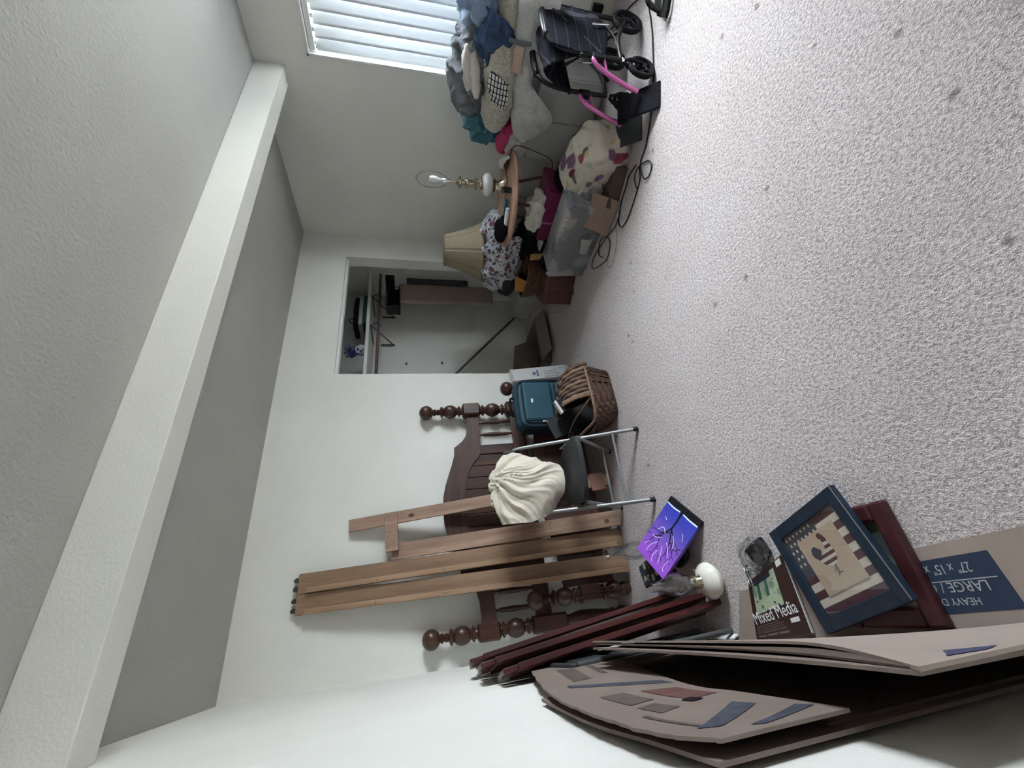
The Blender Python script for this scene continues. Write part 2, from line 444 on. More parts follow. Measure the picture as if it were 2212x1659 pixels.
def blob(c, r, amp=.03, f=6., seed=0., rot=(0, 0, 0), flat=None, n=48, m=30, sq=1.0, stretch=(1, 1, 1)):
    """soft crumpled mass"""
    g = G().sphere((0, 0, 0), 1., n, m); M = Euler([radians(a) for a in rot]).to_matrix(); out = []
    for p in g.v:
        p = Vector(p)
        if sq != 1.0: p = Vector([math.copysign(abs(a) ** sq, a) for a in p])
        q = M @ Vector((p.x * r[0], p.y * r[1], p.z * r[2])) + Vector(c)
        d = (M @ Vector((p.x / r[0], p.y / r[1], p.z / r[2]))).normalized()
        s = (q.x * stretch[0], q.y * stretch[1], q.z * stretch[2])
        q = q + d * amp * (ridge(s, f, seed) + .45 * ridge(s, f * 2.4, seed + 2))
        if flat is not None and q.z < flat: q.z = flat + (q.z - flat) * .05
        out.append(tuple(q))
    g.v = out
    return g
def rbox(lo, hi, M=None): return G().box(lo, hi, M)

# ================================================================== THE ROOM
CL, CR, CH, CD = 2.127, 3.484, 2.018, 0.97          # closet opening left, right, head height; closet depth
CX0, CX1 = 1.55, 3.86                               # closet interior
struct('floor', G().box((-.12, REAR - .12, -.1), (W + .2, CD + .12, 0)), M_carpet)
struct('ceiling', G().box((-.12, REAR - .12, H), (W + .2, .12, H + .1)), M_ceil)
struct('wall_left', G().box((-.12, REAR - .12, 0), (0, .12, H)), M_wall)
struct('wall_back', G().box((0, 0, 0), (CL, .12, H)).box((CR, 0, 0), (W, .12, H)).box((CL, 0, CH), (CR, .12, H)), M_wall)
g = G().box((W, REAR - .12, 0), (W + .12, WIN_Y0, H)).box((W, WIN_Y1, 0), (W + .12, .0, H))
g.box((W, WIN_Y0, 0), (W + .12, WIN_Y1, WIN_Z0)).box((W, WIN_Y0, WIN_Z1), (W + .12, WIN_Y1, H))
struct('wall_right', g, M_wall)
struct('wall_front', G().box((0, REAR - .12, 0), (W, REAR, H)), M_wall)
struct('wall_closet_left', G().box((CX0 - .1, .12, 0), (CX0, CD + .1, 2.46)), M_wall)
struct('wall_closet_right', G().box((CX1, .0, 0), (CX1 + .1, CD + .1, 2.46)), M_wall)
struct('wall_closet_back', G().box((CX0, CD, 0), (CX1, CD + .1, 2.46)), M_wall)
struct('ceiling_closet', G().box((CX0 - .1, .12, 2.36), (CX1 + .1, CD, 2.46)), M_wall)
struct('trim_1', G().box((0, -1.4725, 2.2486), (W, -1.3462, H)), M_wall, bevel=.004)       # ceiling beam
struct('trim_2', G().box((CL, .03, CH - .022), (CR, .042, CH)).box((CL, .075, CH - .022), (CR, .087, CH)), M_trim)   # sliding-door track
struct('baseboard_right', G().box((W - .013, REAR, 0), (W, 0, .085)), M_base, bevel=.004)
struct('baseboard_back', G().box((.013, -.013, 0), (CL, 0, .085)).box((CR, -.013, 0), (W - .013, 0, .085)), M_base, bevel=.004)

struct('added_eave', G().box((W + .12, REAR, 2.42), (W + .80, 1.0, 2.50)), M_trim)      # unseen eave, added to keep steep sky light off the floor
struct('ground', G().box((W + .2, -18, -.35), (22, 14, -.30)), mat('outside_ground', (.22, .21, .19), .9, var=.1, vs=2.))  # unseen ground plane, added to weaken light entering from below the horizon
# window in the right wall
win = struct('window_1', G().box((W + .085, WIN_Y0, WIN_Z0), (W + .115, WIN_Y0 + .05, WIN_Z1)).box((W + .085, WIN_Y1 - .05, WIN_Z0), (W + .115, WIN_Y1, WIN_Z1))
             .box((W + .085, WIN_Y0, WIN_Z0), (W + .115, WIN_Y1, WIN_Z0 + .05)).box((W + .085, WIN_Y0, WIN_Z1 - .05), (W + .115, WIN_Y1, WIN_Z1))
             .box((W + .085, (WIN_Y0 + WIN_Y1) / 2 - .03, WIN_Z0), (W + .115, (WIN_Y0 + WIN_Y1) / 2 + .03, WIN_Z1)), M_trim, bevel=.003)
ym = (WIN_Y0 + WIN_Y1) / 2
M_pane = bpy.data.materials.new('window_pane'); t = nt(M_pane)
t.nodes.remove(t.nodes['Principled BSDF'])
gl = N(t, 'ShaderNodeBsdfGlossy', Roughness=.02); tr = N(t, 'ShaderNodeBsdfTransparent'); mx = N(t, 'ShaderNodeMixShader'); mx.inputs[0].default_value = .06
t.links.new(tr.outputs[0], mx.inputs[1]); t.links.new(gl.outputs[0], mx.inputs[2]); t.links.new(mx.outputs[0], t.nodes['Material Output'].inputs[0])
for y0, y1 in ((WIN_Y0 + .05, ym - .03), (ym + .03, WIN_Y1 - .05)):
    part('pane', G().box((W + .098, y0, WIN_Z0 + .05), (W + .102, y1, WIN_Z1 - .05)), M_pane, win)
# painted reveal bead round the window
struct('trim_3', G().box((W - .012, WIN_Y1 - .006, WIN_Z0 - .03), (W + .08, WIN_Y1 + .012, WIN_Z1 + .012)).box((W - .012, WIN_Y0 - .012, WIN_Z1 - .006), (W + .08, WIN_Y1 + .012, WIN_Z1 + .012))
       .box((W - .012, WIN_Y0 - .012, WIN_Z0 - .03), (W + .08, WIN_Y0 + .006, WIN_Z1 + .012)), M_trim, bevel=.003)
struct('trim_4', G().box((W - .05, WIN_Y0 - .05, WIN_Z0 - .03), (W + .08, WIN_Y1 + .05, WIN_Z0)), M_trim, bevel=.004)   # sill

# vertical blind
M_vane = bpy.data.materials.new('vane_vinyl'); t = nt(M_vane)
t.nodes.remove(t.nodes['Principled BSDF'])
df = N(t, 'ShaderNodeBsdfDiffuse'); df.inputs[0].default_value = (.80, .82, .84, 1)
tl = N(t, 'ShaderNodeBsdfTranslucent'); tl.inputs[0].default_value = (.62, .68, .74, 1)
mx = N(t, 'ShaderNodeMixShader'); mx.inputs[0].default_value = .022
fnz = noi(t, coords(t, (1, 1, .4)), 5.)
t.links.new(mixrgb(t, fnz, (.56, .58, .61, 1), (.66, .68, .70, 1)), df.inputs[0])
t.links.new(df.outputs[0], mx.inputs[1]); t.links.new(tl.outputs[0], mx.inputs[2]); t.links.new(mx.outputs[0], t.nodes['Material Output'].inputs[0])
bl = thing('vertical_blind', 'white vertical blind with wide vanes in the window above the clothes', 'blind', (W + .045, ym, WIN_Z1))
part('headrail', G().box((W + .02, WIN_Y0 + .01, WIN_Z1 - .045), (W + .07, WIN_Y1 - .015, WIN_Z1 - .008)), M_trim, bl, world=True, bevel=.003)
g = G()
def vane(w):
    def fn(u, v):
        x = (u - .5) * w
        return (.009 * (1 - (2 * u - 1) ** 2), x, -v * (WIN_Z1 - WIN_Z0 - .075))
    return G().grid(fn, 5, 1)
vm = None
yv = WIN_Y1 - .055; k = 0
while yv > WIN_Y0 + .05:
    ang = 13 + 8 * noise.noise(Vector((k * 1.3, .4, 2))) if yv > -2.35 else (44 if yv > -2.75 else 56) + 6 * noise.noise(Vector((k * 1.1, 3, 2)))
    if vm is None:
        o = part('vane', vane(.089), M_vane, bl, smooth=True, solid=.001); vm = o.data
    else:
        o = bpy.data.objects.new('vane', vm); COL.objects.link(o); o.parent = bl
        md = o.modifiers.new('thickness', 'SOLIDIFY'); md.thickness = .001
    o.location = Vector((W + .045, yv, WIN_Z1 - .055)) - TM[bl.name].to_translation()
    o.rotation_euler = (0, 0, radians(ang))
    part('carrier', G().box((W + .038, yv - .012, WIN_Z1 - .058), (W + .052, yv + .012, WIN_Z1 - .045)), M_trim, bl, world=True)
    yv -= .076; k += 1

# ------------------------------------------------------------------ closet fittings
sh = thing('closet_shelf', 'long cream shelf with hanging rod and metal brackets inside the closet', 'shelf', (2.7, .76, 1.74))
part('shelf_board', G().box((CX0, .55, 1.838), (CX1, CD, 1.872)), M_trim, sh, world=True, bevel=.002)
part('cleat', G().box((CX0, CD - .02, 1.75), (CX1, CD, 1.838)), M_trim, sh, world=True)
part('rod', G().tube([(CX0, .60, 1.752), (CX1, .60, 1.752)], .016, 12), mat('rod_wood', (.16, .085, .06), .5, var=.2), sh, world=True, smooth=True)
M_brk = mat('bracket_metal', (.10, .10, .095), .5, .6)
for bx in (3.525, 3.118):
    br = part('bracket', G().box((bx - .012, CD - .008, 1.60), (bx + .012, CD - .003, 1.836)).box((bx - .012, .60, 1.83), (bx + .012, CD - .005, 1.837)), M_brk, sh, world=True)
    part('brace', G().tube([(bx, CD - .01, 1.615), (bx, .61, 1.828)], .007, 6), M_brk, br, world=True)
    part('rod_hook', G().tube(bez([(bx, .61, 1.83), (bx, .575, 1.78), (bx, .585, 1.735), (bx, .615, 1.735)], 6), .005, 6), M_brk, br, world=True)
for bx, bz in ((2.86, 1.47), (2.87, 1.07)):
    solo('wall_hook', G().box((bx - .008, CD - .006, bz - .012), (bx + .008, CD, bz + .012)).tube([(bx, CD - .006, bz - .004), (bx, CD - .03, bz - .006), (bx, CD - .034, bz + .008)], .004, 6), M_brk,
         'small metal hook screwed %s on the closet back wall' % ('high up' if bz > 1.2 else 'lower down'), 'hook', group='hooks on the closet wall', origin=(bx, CD, bz))

# on the shelf
bk = solo('ring_binder', G().box((3.16, .62, 1.872), (3.55, .92, 1.925)), M_green, 'dark green binder lying flat at the bottom on the closet shelf', 'binder', bevel=.006)
solo('storage_folder', G().box((3.15, .63, 1.925), (3.53, .90, 1.965)), M_ivory, 'pale grey folder lying on the green binder on the closet shelf', 'folder', bevel=.004)
solo('laptop_bag', blob((3.34, .76, 1.99), (.23, .15, .028), .006, 6, 3, n=36, m=16, sq=.6, flat=1.966), M_blkfab, 'flat black bag lying on top of the closet shelf stack', 'bag', smooth=True)
gb = thing('gift_bag', 'small white and blue patterned bag tied with a blue bow on the closet shelf', 'bag', (2.82, .66, 1.872))
M_gift = pattern('gift_print', (.60, .62, .68), [((.03, .05, .22), .3, .8)], 30)
part('bag', blob((2.83, .66, 1.925), (.055, .04, .062), .008, 14, 1, n=28, m=18, flat=1.873), M_gift, gb, world=True, smooth=True)
part('ruff', blob((2.80, .655, 2.0), (.05, .04, .03), .012, 18, 2, n=28, m=14), M_blue, gb, world=True, smooth=True)
for k in range(4):
    a = radians(-35 + 50 * k * .9)
    part('bow_loop', G().strip([(2.80, .65, 2.01), (2.80 + .05 * cos(a + 1.0), .64, 2.02 + .05 * sin(a + 1.0)), (2.80 + .10 * cos(a + .9), .63, 2.01 + .075 * sin(a + .9))], [.012, .03, .018], (0, -1, 0), .002), M_blue, gb, world=True)
solo('wire_tangle', G().tube(bez([(3.3, .8, 2.0), (3.34, .78, 2.05), (3.30, .75, 2.08), (3.27, .78, 2.05), (3.31, .8, 2.03), (3.33, .76, 2.02)], 8), .004, 6), M_blk, 'short black wire loop on the bag on the closet shelf', 'wire', origin=(3.3, .8, 2.0))

# leaning pole
solo('shower_rod', G().tube([(2.30, .86, .93 + .34), (3.66, .93, .02)], .0135, 12), mat('rod_grey', (.20, .20, .20), .4, .5), 'thin grey metal rod leaning diagonally against the closet back wall', 'rod', smooth=True)

# ironing board hanging at the right side of the closet
ib = thing('ironing_board', 'folded ironing board with a rosy beige cover hanging at the closet end', 'ironing board', (3.66, .66, .46))
def ibp(u, v):
    return (3.47 + .27 * u, .60 + .012 * sin(u * pi), .46 + 1.085 * v)
part('board', G().box((3.475, .60, .46), (3.735, .66, 1.545)), M_pinkbox, ib, world=True, bevel=.018)
part('leg', G().tube([(3.765, .66, .60), (3.765, .66, 1.50)], .012, 8), M_purpgr, ib, world=True, smooth=True)
part('leg', G().box((3.755, .61, .74), (3.84, .66, 1.46)), M_purpgr, ib, world=True, bevel=.01)
cd = part('caddy', G().box((3.36, .56, 1.53), (3.37, .70, 1.68)).box((3.64, .56, 1.53), (3.65, .70, 1.68)).box((3.36, .70, 1.53), (3.65, .71, 1.68)).box((3.36, .56, 1.53), (3.65, .70, 1.54)), M_blk, ib, world=True)
for k in range(5):
    part('caddy_wire', G().tube([(3.36, .56, 1.545 + k * .034), (3.65, .56, 1.545 + k * .034)], .004, 6), M_blk, cd, world=True)
part('wall_arm', G().box((3.64, .70, 1.60), (CX1, .72, 1.64)).box((3.80, .60, 1.60), (CX1, .72, 1.70)), M_blk, ib, world=True)
part('price_tag', G().box((3.60, .557, 1.55), (3.64, .56, 1.585)), M_white, ib, world=True, label='white paper tag')

# boxes on the closet floor
cb = thing('cardboard_box', 'open brown cardboard box on the closet floor behind the suitcase', 'box', (2.72, .55, 0))
x0, x1, y0, y1, hh = 2.45, 3.0, .28, .72, .11
part('side', G().box((x0, y0, 0), (x1, y0 + .006, hh)), M_card, cb, world=True)
part('side', G().box((x0, y1 - .006, 0), (x1, y1, hh)), M_card, cb, world=True)
part('side', G().box((x0, y0, 0), (x0 + .006, y1, hh)), M_card, cb, world=True)
part('side', G().box((x1 - .006, y0, 0), (x1, y1, hh)), M_card, cb, world=True)
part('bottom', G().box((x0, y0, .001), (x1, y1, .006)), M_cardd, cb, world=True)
part('flap', G().hexa([(x0, y0, hh), (x1, y0, hh), (x1, y0 + .005, hh), (x0, y0 + .005, hh), (x0 + .03, y0 - .17, hh - .06), (x1 - .02, y0 - .17, hh - .06), (x1 - .02, y0 - .17, hh - .055), (x0 + .03, y0 - .17, hh - .055)]), M_card, cb, world=True)
part('flap', G().hexa([(x0, y1, hh), (x1, y1, hh), (x1, y1 - .005, hh), (x0, y1 - .005, hh), (x0 + .06, y1 + .06, hh + .20), (x1 - .02, y1 + .05, hh + .12), (x1 - .02, y1 + .045, hh + .125), (x0 + .06, y1 + .055, hh + .205)]), M_card, cb, world=True)

wf = thing('plastic_drawer_box', 'low pale grey plastic box lying along the closet floor', 'box', (3.55, .45, 0))
part('body', G().hexa([(3.375, .16, 0), (3.80, .16, 0), (3.80, .74, 0), (3.355, .74, 0), (3.395, .16, .20), (3.80, .16, .20), (3.80, .74, .21), (3.385, .74, .21)]), M_foam, wf, world=True, bevel=.012)
part('lid_band', G().hexa([(3.377, .26, .04), (3.383, .26, .04), (3.375, .60, .04), (3.369, .60, .04), (3.387, .26, .17), (3.393, .26, .17), (3.387, .60, .17), (3.381, .60, .17)]), M_ivory, wf, world=True, bevel=.002)

# ================================================================== THE BED, TAKEN APART
def block(g, z0, z1, h, c=.012):
    ring = lambda k, z: [(k, -h, z), (h, -k, z), (h, k, z), (k, h, z), (-k, h, z), (-h, k, z), (-h, -k, z), (-k, -h, z)]
    k = h - c
    def oct_(hh, z):
        kk = hh - c
        return [(-kk, -hh, z), (kk, -hh, z), (hh, -kk, z), (hh, kk, z), (kk, hh, z), (-kk, hh, z), (-hh, kk, z), (-hh, -kk, z)]
    vs = oct_(h * .72, z0) + oct_(h, z0 + .014) + oct_(h, z1 - .014) + oct_(h * .72, z1)
    fs = [tuple(range(7, -1, -1)), tuple(range(24, 32))]
    for r in range(3):
        for i in range(8): fs.append((r * 8 + i, r * 8 + (i + 1) % 8, r * 8 + 8 + (i + 1) % 8, r * 8 + 8 + i))
    return vs, fs
def bulb(r, z0, z1, r0=.028):
    n = 9
    return [(r0 + (r - r0) * sin(pi * i / n) ** .7, z0 + (z1 - z0) * i / n) for i in range(n + 1)]
def ringp(r, zc, t=.012, r0=.03): return [(r0, zc - t), (r * .93, zc - t * .6), (r, zc), (r * .93, zc + t * .6), (r0, zc + t)]
def bedpost(root, x, z_ball, tall):
    dz = z_ball - 1.287
    M = T(x, 0, 0)
    prof = ringp(.045, 1.165 + dz, .012, .024)[::1]
    g = G()
    p = [(.03, .70 + dz)] if tall else [(.03, .10)]
    lo = .66 + dz
    seq = []
    seq += ringp(.046, .678 + dz)
    seq += bulb(.056, .70 + dz, .815 + dz)
    seq += ringp(.046, .838 + dz)
    seq += [(.03, .86 + dz), (.03, 1.0 + dz)]
    seq += ringp(.044, 1.028 + dz)
    seq += bulb(.054, 1.046 + dz, 1.152 + dz)
    seq += ringp(.046, 1.166 + dz)
    seq += [(.020, 1.184 + dz), (.026, 1.196 + dz), (.018, 1.208 + dz), (.030, 1.222 + dz), (.020, 1.236 + dz)]
    if tall:
        low = [(.022, 0), (.040, .02), (.044, .05), (.03, .08)] + ringp(.042, .10) + [(.034, .12), (.048, .25), (.05, .33), (.034, .40), (.034, .44)]
        seq = low + [(.034, .64)] + seq
    else:
        seq = [(.022, 0), (.040, .02), (.044, .05), (.032, .07)] + [q for q in seq if q[1] > .08]
    g.lathe(seq, 24, M)
    for z0, z1 in ([(.42, .655), (.858, 1.004)] if tall else [(.09, .655 + dz), (.858 + dz, 1.004 + dz)]):
        if z1 - z0 > .03:
            vs, fs = block(None, max(z0, .08), z1, .052); g.add(vs, fs, M)
    if tall is False:
        for s in (-.02, 0, .02): g.box((x + s - .004, -.055, .12), (x + s + .004, -.05, .38))
    po = part('post', g, M_mahog, root, smooth=True, angle=35)
    part('finial', G().sphere((x, 0, z_ball), (.058, .058, .056), 28, 18), M_mahog, po, smooth=True, angle=180)
def spindle(root, x, z0, z1):
    L = z1 - z0
    prof = [(.008, 0), (.009, .12), (.015, .17), (.011, .19), (.016, .24), (.013, .28), (.017, .45), (.018, .58), (.014, .78), (.016, .84), (.009, .88), (.008, 1)]
    part('spindle', G().lathe([(r, z0 + t * L) for r, t in prof], 14, T(x, 0, 0)), M_mahog, root, smooth=True)
up = [(1.50, .97), (1.38, .977), (1.325, .99), (1.285, 1.018), (1.255, 1.055), (1.235, 1.083), (1.17, 1.087), (1.10, 1.108), (1.03, 1.133), (.95, 1.16), (.87, 1.179), (.775, 1.186)]
lo = [(1.50, .876), (1.25, .883), (1.18, .884), (1.145, .905), (1.10, .949), (1.016, .991), (.93, 1.010), (.88, 1.017), (.775, 1.022)]
BW = 1.55
def arch_poly(up, lo, dz=0):
    mir = lambda L: [(BW - x, z) for x, z in reversed(L[:-1])]
    u = up + mir(up); l = lo + mir(lo)
    return [(x, z + dz) for x, z in u + l[::-1]]
def bars(poly_up, poly_lo):
    pass
def extr(g, poly, y0, y1):   # polygon in xz
    n = len(poly)
    return g.prism([(x, z) for x, z in poly], -y1, -y0, rx(90))
def rail_mesh(upf, lof, xs, y0, y1):
    """ruled strip between two edge curves sampled at xs"""
    g = G(); vs = []; fs = []
    for x in xs:
        a, b = upf(x), lof(x)
        vs += [(x, y0, b), (x, y0, a), (x, y1, a), (x, y1, b)]
    for i in range(len(xs) - 1):
        o = i * 4
        for k in range(4): fs.append((o + k, o + (k + 1) % 4, o + 4 + (k + 1) % 4, o + 4 + k))
    e = (len(xs) - 1) * 4
    fs += [(0, 1, 2, 3), (e + 3, e + 2, e + 1, e)]
    return g.add(vs, fs)
def interp(L):
    L = sorted(L)
    def f(x):
        for (a, p), (b, q) in zip(L, L[1:]):
            if a <= x <= b: return p + (q - p) * (x - a) / max(b - a, 1e-9)
        return L[0][1] if x < L[0][0] else L[-1][1]
    return f
full = lambda L: L + [(BW - x, z) for x, z in L[:-1]]

hb = thing('bed_headboard', 'dark carved headboard with ball-topped posts leaning on the back wall', 'headboard', M=T(.165, -.135, 0) @ rx(-3.0))
bedpost(hb, 0, 1.287, True); bedpost(hb, BW, 1.287, True)
upf, lof = interp(full(up)), interp(full(lo))
xs = sorted(set([x for x, _ in full(up)] + [x for x, _ in full(lo)] + [.05 + 1.45 * i / 60 for i in range(61)]))
xs = [x for x in xs if .05 <= x <= 1.50]
part('top_rail', rail_mesh(upf, lof, xs, -.017, .017), M_mahogx, hb, bevel=.004)
part('lower_rail', G().box((.05, -.017, .515), (1.50, .017, .62)), M_mahogx, hb, bevel=.004)
for x in (.305, 1.17): part('stile', G().box((x, -.016, .615), (x + .075, .016, .90)), M_mahog, hb, bevel=.003)
px0, px1, npk = .38, 1.17, 9
for i in range(npk):
    a = px0 + (px1 - px0) * i / npk; b = px0 + (px1 - px0) * (i + 1) / npk
    part('plank', G().box((a + .0025, -.008, .61), (b - .0025, .008, max(lof(a), lof(b), .9) + .005)), M_mahogp if False else M_mahog, hb, bevel=.002)
for x in (.11, .215, BW - .215, BW - .11): spindle(hb, x, .615, .885)

fb = thing('bed_footboard', 'low dark footboard with ball-topped posts standing in front of the headboard', 'footboard', M=T(.30, -.255, 0) @ rx(-4.5))
bedpost(fb, 0, .635, False); bedpost(fb, BW, .640, False)
fu = [(1.50, .44), (1.30, .45), (1.22, .462), (1.10, .485), (.96, .508), (.775, .52)]
fl = [(1.50, .37), (1.22, .375), (1.10, .40), (.96, .425), (.775, .435)]
part('top_rail', rail_mesh(interp(full(fu)), interp(full(fl)), [.05 + 1.45 * i / 40 for i in range(41)], -.017, .017), M_mahogx, fb, bevel=.004)
part('lower_rail', G().box((.05, -.017, .10), (1.50, .017, .20)), M_mahogx, fb, bevel=.004)
ff = interp(full(fl))
for i in range(14):
    a = .05 + 1.45 * i / 14; b = .05 + 1.45 * (i + 1) / 14
    part('plank', G().box((a + .0025, -.008, .195), (b - .0025, .008, max(ff(a), ff(b)) + .004)), M_mahog, fb, bevel=.002)

# ---- two long brown bed rails with hooks
def lean_M(bot, top, side=(1, 0, 0)):
    z = (Vector(top) - Vector(bot)); L = z.length; z.normalize(); s = Vector(side); y = z.cross(s).normalized(); x = y.cross(z)
    return Matrix(((x.x, y.x, z.x, bot[0]), (x.y, y.y, z.y, bot[1]), (x.z, y.z, z.z, bot[2]), (0, 0, 0, 1))), L
for k, (bx, tx, lab) in enumerate(((.610, .564, 'long brown bed rail with hooked end, the one nearer the folding chair'), (.449, .447, 'long brown bed rail with hooked end, the one nearer the room corner'))):
    Mx, L = lean_M((bx, -.315, .004), (tx, -.030, 2.085))
    r = thing('bed_rail', lab, 'bed rail', M=Mx, group='long brown bed rails leaning on the back wall')
    w = .0575
    part('board', G().box((-w, -.012, 0), (w, .012, L)), M_oakd, r, bevel=.002)
    part('cleat', G().box((-w, -.034, .05), (-w + .030, -.012, L - .05)), M_pine, r, bevel=.002)
    for s in (-.03, .022):
        part('hook', G().prism([(s - .014, 0), (s + .014, 0), (s + .016, .018), (s + .004, .034), (s - .012, .028)], -.004, .004, T(0, 0, L) @ rx(90)), M_brk, r)
    for j, zz in enumerate((.35, .78, 1.2, 1.62, L - .06)):
        part('nail', G().lathe([(.004, 0), (.004, .0015)], 8, T(-w + .014, -.034, zz) @ rx(90)), M_brk, r)
# ---- slats nailed to a cross batten
Mx, L = lean_M((1.0, -.375, .004), (.892, -.035, 1.812))
sl = thing('slatted_frame', 'unfinished slats nailed to a short cross batten, handwriting on one', 'bed slat', M=Mx)
part('slat', G().box((-.04, -.010, 0), (.04, .010, L)), M_oak, sl, bevel=.002)
inv = Mx.inverted()
M2, L2 = lean_M((.728, -.372, .004), (.693, -.075, 1.528)); 
g = G().box((-.05, -.010, 0), (.05, .010, L2))
g.v = [tuple(M2 @ Vector(p)) for p in g.v]
part('slat', g, M_oak, sl, world=True, bevel=.002)
def cross(z, x0, x1, hgt, m=M_oak):
    pa = Mx @ Vector((0, -.010, z)); 
    g = G().box((x0, -.030, z - hgt / 2), (x1, -.0105, z + hgt / 2)); return g
part('batten', cross(L - .28 * L / 1.81, -.215, .036, .085), M_oak, sl, bevel=.002)
part('batten', cross(.11, -.07, .05, .10), mat('batten_red', (.20, .09, .065), .6, var=.25, st=(1, 1, 1)), sl, bevel=.002)
for dx, dz in ((.02, .02), (-.02, -.015), (-.165, -.02), (-.19, .02)):
    part('nail', G().lathe([(.0035, 0), (.0035, .002)], 8, T(dx, -.030, L - .28 + dz) @ rx(90)), M_brk, sl)
part('knot', G().lathe([(.016, 0), (.010, .0006), (.0, .0007)], 12, T(-.004, -.010, L - .42) @ rx(90) @ Matrix.Diagonal((.8, 1.3, 1, 1))), M_cardd, sl)
part('knot', G().lathe([(.016, 0), (.010, .0006), (.0, .0007)], 12, inv @ M2 @ T(-.012, -.010, .10) @ rx(90)), M_cardd, sl)
# pencilled figures 5007 on the lower slat, reading up the board
hand = [[(.0, .0), (-.006, .018), (.018, .026), (.022, .006), (.008, -.004), (-.002, -.002)], [(.030, .012), (.040, .022), (.052, .014), (.046, -.002), (.034, .002), (.030, .012)], [(.060, .010), (.068, .022), (.082, .014), (.078, -.002), (.066, .0), (.060, .010)],
        [(.092, .020), (.118, .024), (.108, -.012)], [(-.015, -.010), (.03, -.016), (.09, -.012)]]
g = G()
for st in hand:
    P = [(p.y * -1, 0, p.x) for p in [Vector((a, b, 0)) for a, b in st]]
    pts = [Vector((b * 1.15 + .012, -.0104, .66 - a * 1.5)) for a, b in st]
    g.strip(bez(pts, 5), .0022, (0, -1, 0), .0004, inv @ M2)
part('handwriting', g, mat('pencil', (.12, .06, .03), .7), sl, label='pencilled 5007')

# ---- dark red rails standing in the corner
for k in range(5):
    fx = k / 4
    bot = (.205 - .055 * fx + (.02 if k % 2 else 0), -.66 - .105 * k, .003); top = (.042 - .002 * k + (.018 if k % 2 else 0), -.70 - .135 * k, 1.06 + (.04, .08, .05, .07, .01)[k])
    Mx, L = lean_M(bot, top, (.25, -1, 0))
    r = thing('side_rail', ['dark red moulded bed rail standing in the corner nearest the headboard post', 'dark red moulded bed rail, second from the headboard post', 'dark red moulded bed rail in the middle of the corner bundle', 'dark red moulded bed rail, second from the cardboard', 'dark red moulded bed rail beside the cardboard in the corner bundle'][k], 'bed rail', M=Mx, group='dark red rails bundled in the corner')
    w = .078
    prof = [(-w, -.011), (-w + .012, -.015), (-w + .02, -.009), (-w + .045, -.013), (w - .035, -.013), (w - .028, -.008), (w - .018, -.015), (w, -.010), (w, .011), (-w, .011)]
    part('board', G().prism(prof, .0, L - .06), M_maroonrail, r, bevel=.001)
    part('tenon', G().box((-w + .008, -.009, L - .06), (-.012, .009, L - .012)), M_maroonrail, r, bevel=.003)
    part('tenon', G().box((.006, -.009, L - .06), (w - .010, .009, L)), M_maroonrail, r, bevel=.003)

# ================================================================== FOLDING CHAIR + CLOTH
fc = thing('folding_chair', 'grey metal folding chair with charcoal seat standing open before the slats', 'chair', M=T(.936, -.878, 0) @ rz(-5.1))
R = .0115
for s in (-1, 1):
    part('front_leg', G().tube(bez([(s * .218, 0, .008), (s * .218, .012, .03), (s * .214, .15, .36), (s * .210, .285, .68), (s * .200, .315, .745)], 8), R, 12), M_gray, fc, smooth=True)
    part('foot_cap', G().tube([(s * .218, -.001, 0), (s * .218, .010, .028)], .0145, 12), M_blk, fc, smooth=True)
    part('rear_leg', G().tube([(s * .196, .435, .008), (s * .196, .06, .395)], R, 12), M_gray, fc, smooth=True)
    part('foot_cap', G().tube([(s * .196, .440, 0), (s * .196, .418, .024)], .0145, 12), M_blk, fc, smooth=True)
    part('seat_bracket', G().tube([(s * .205, .155, .375), (s * .200, .21, .415), (s * .195, .30, .425)], .006, 8), M_gray, fc, smooth=True)
part('front_stretcher', G().tube([(-.216, .062, .15), (.216, .062, .15)], .008, 10), M_gray, fc, smooth=True)
part('rear_stretcher', G().tube([(-.196, .34, .105), (.196, .34, .105)], .008, 10), M_gray, fc, smooth=True)
part('seat_hinge_bar', G().tube([(-.2, .30, .40), (.2, .30, .40)], .007, 10), M_gray, fc, smooth=True)
def seatf(n=28):
    pts = []
    for i in range(n):
        a = 2 * pi * i / n; c, s = cos(a), sin(a)
        x = .190 * math.copysign(abs(c) ** .55, c); y = .15 + .215 * math.copysign(abs(s) ** .55, s)
        pts.append((x * (1.0 - .10 * (y - .15) / .2), y))
    return pts
g = G(); pts = seatf()
vs = []; nn = len(pts)
for z, k in ((.405, .97), (.418, 1.0), (.432, .985), (.440, .80), (.436, .4)):
    vs += [(x * k, .15 + (y - .15) * k, z + (.012 * ((y - .15) / .2)) * -1) for x, y in pts]
fs = [tuple(range(nn - 1, -1, -1)), tuple(4 * nn + i for i in range(nn))]
for r_ in range(4):
    for i in range(nn): fs.append((r_ * nn + i, r_ * nn + (i + 1) % nn, (r_ + 1) * nn + (i + 1) % nn, (r_ + 1) * nn + i))
part('seat', g.add(vs, fs), M_seat, fc, smooth=True, angle=50)
def backf(u, v):
    x = (u - .5) * .42; zc = .755 + (v - .5) * .15 * (1 - .35 * abs(2 * u - 1) ** 3)
    return (x, .33 + .03 * (1 - (2 * u - 1) ** 2) + .02 * (v - .5), zc)
part('backrest', G().grid(backf, 16, 6), M_seat, fc, smooth=True, solid=.018, angle=60)
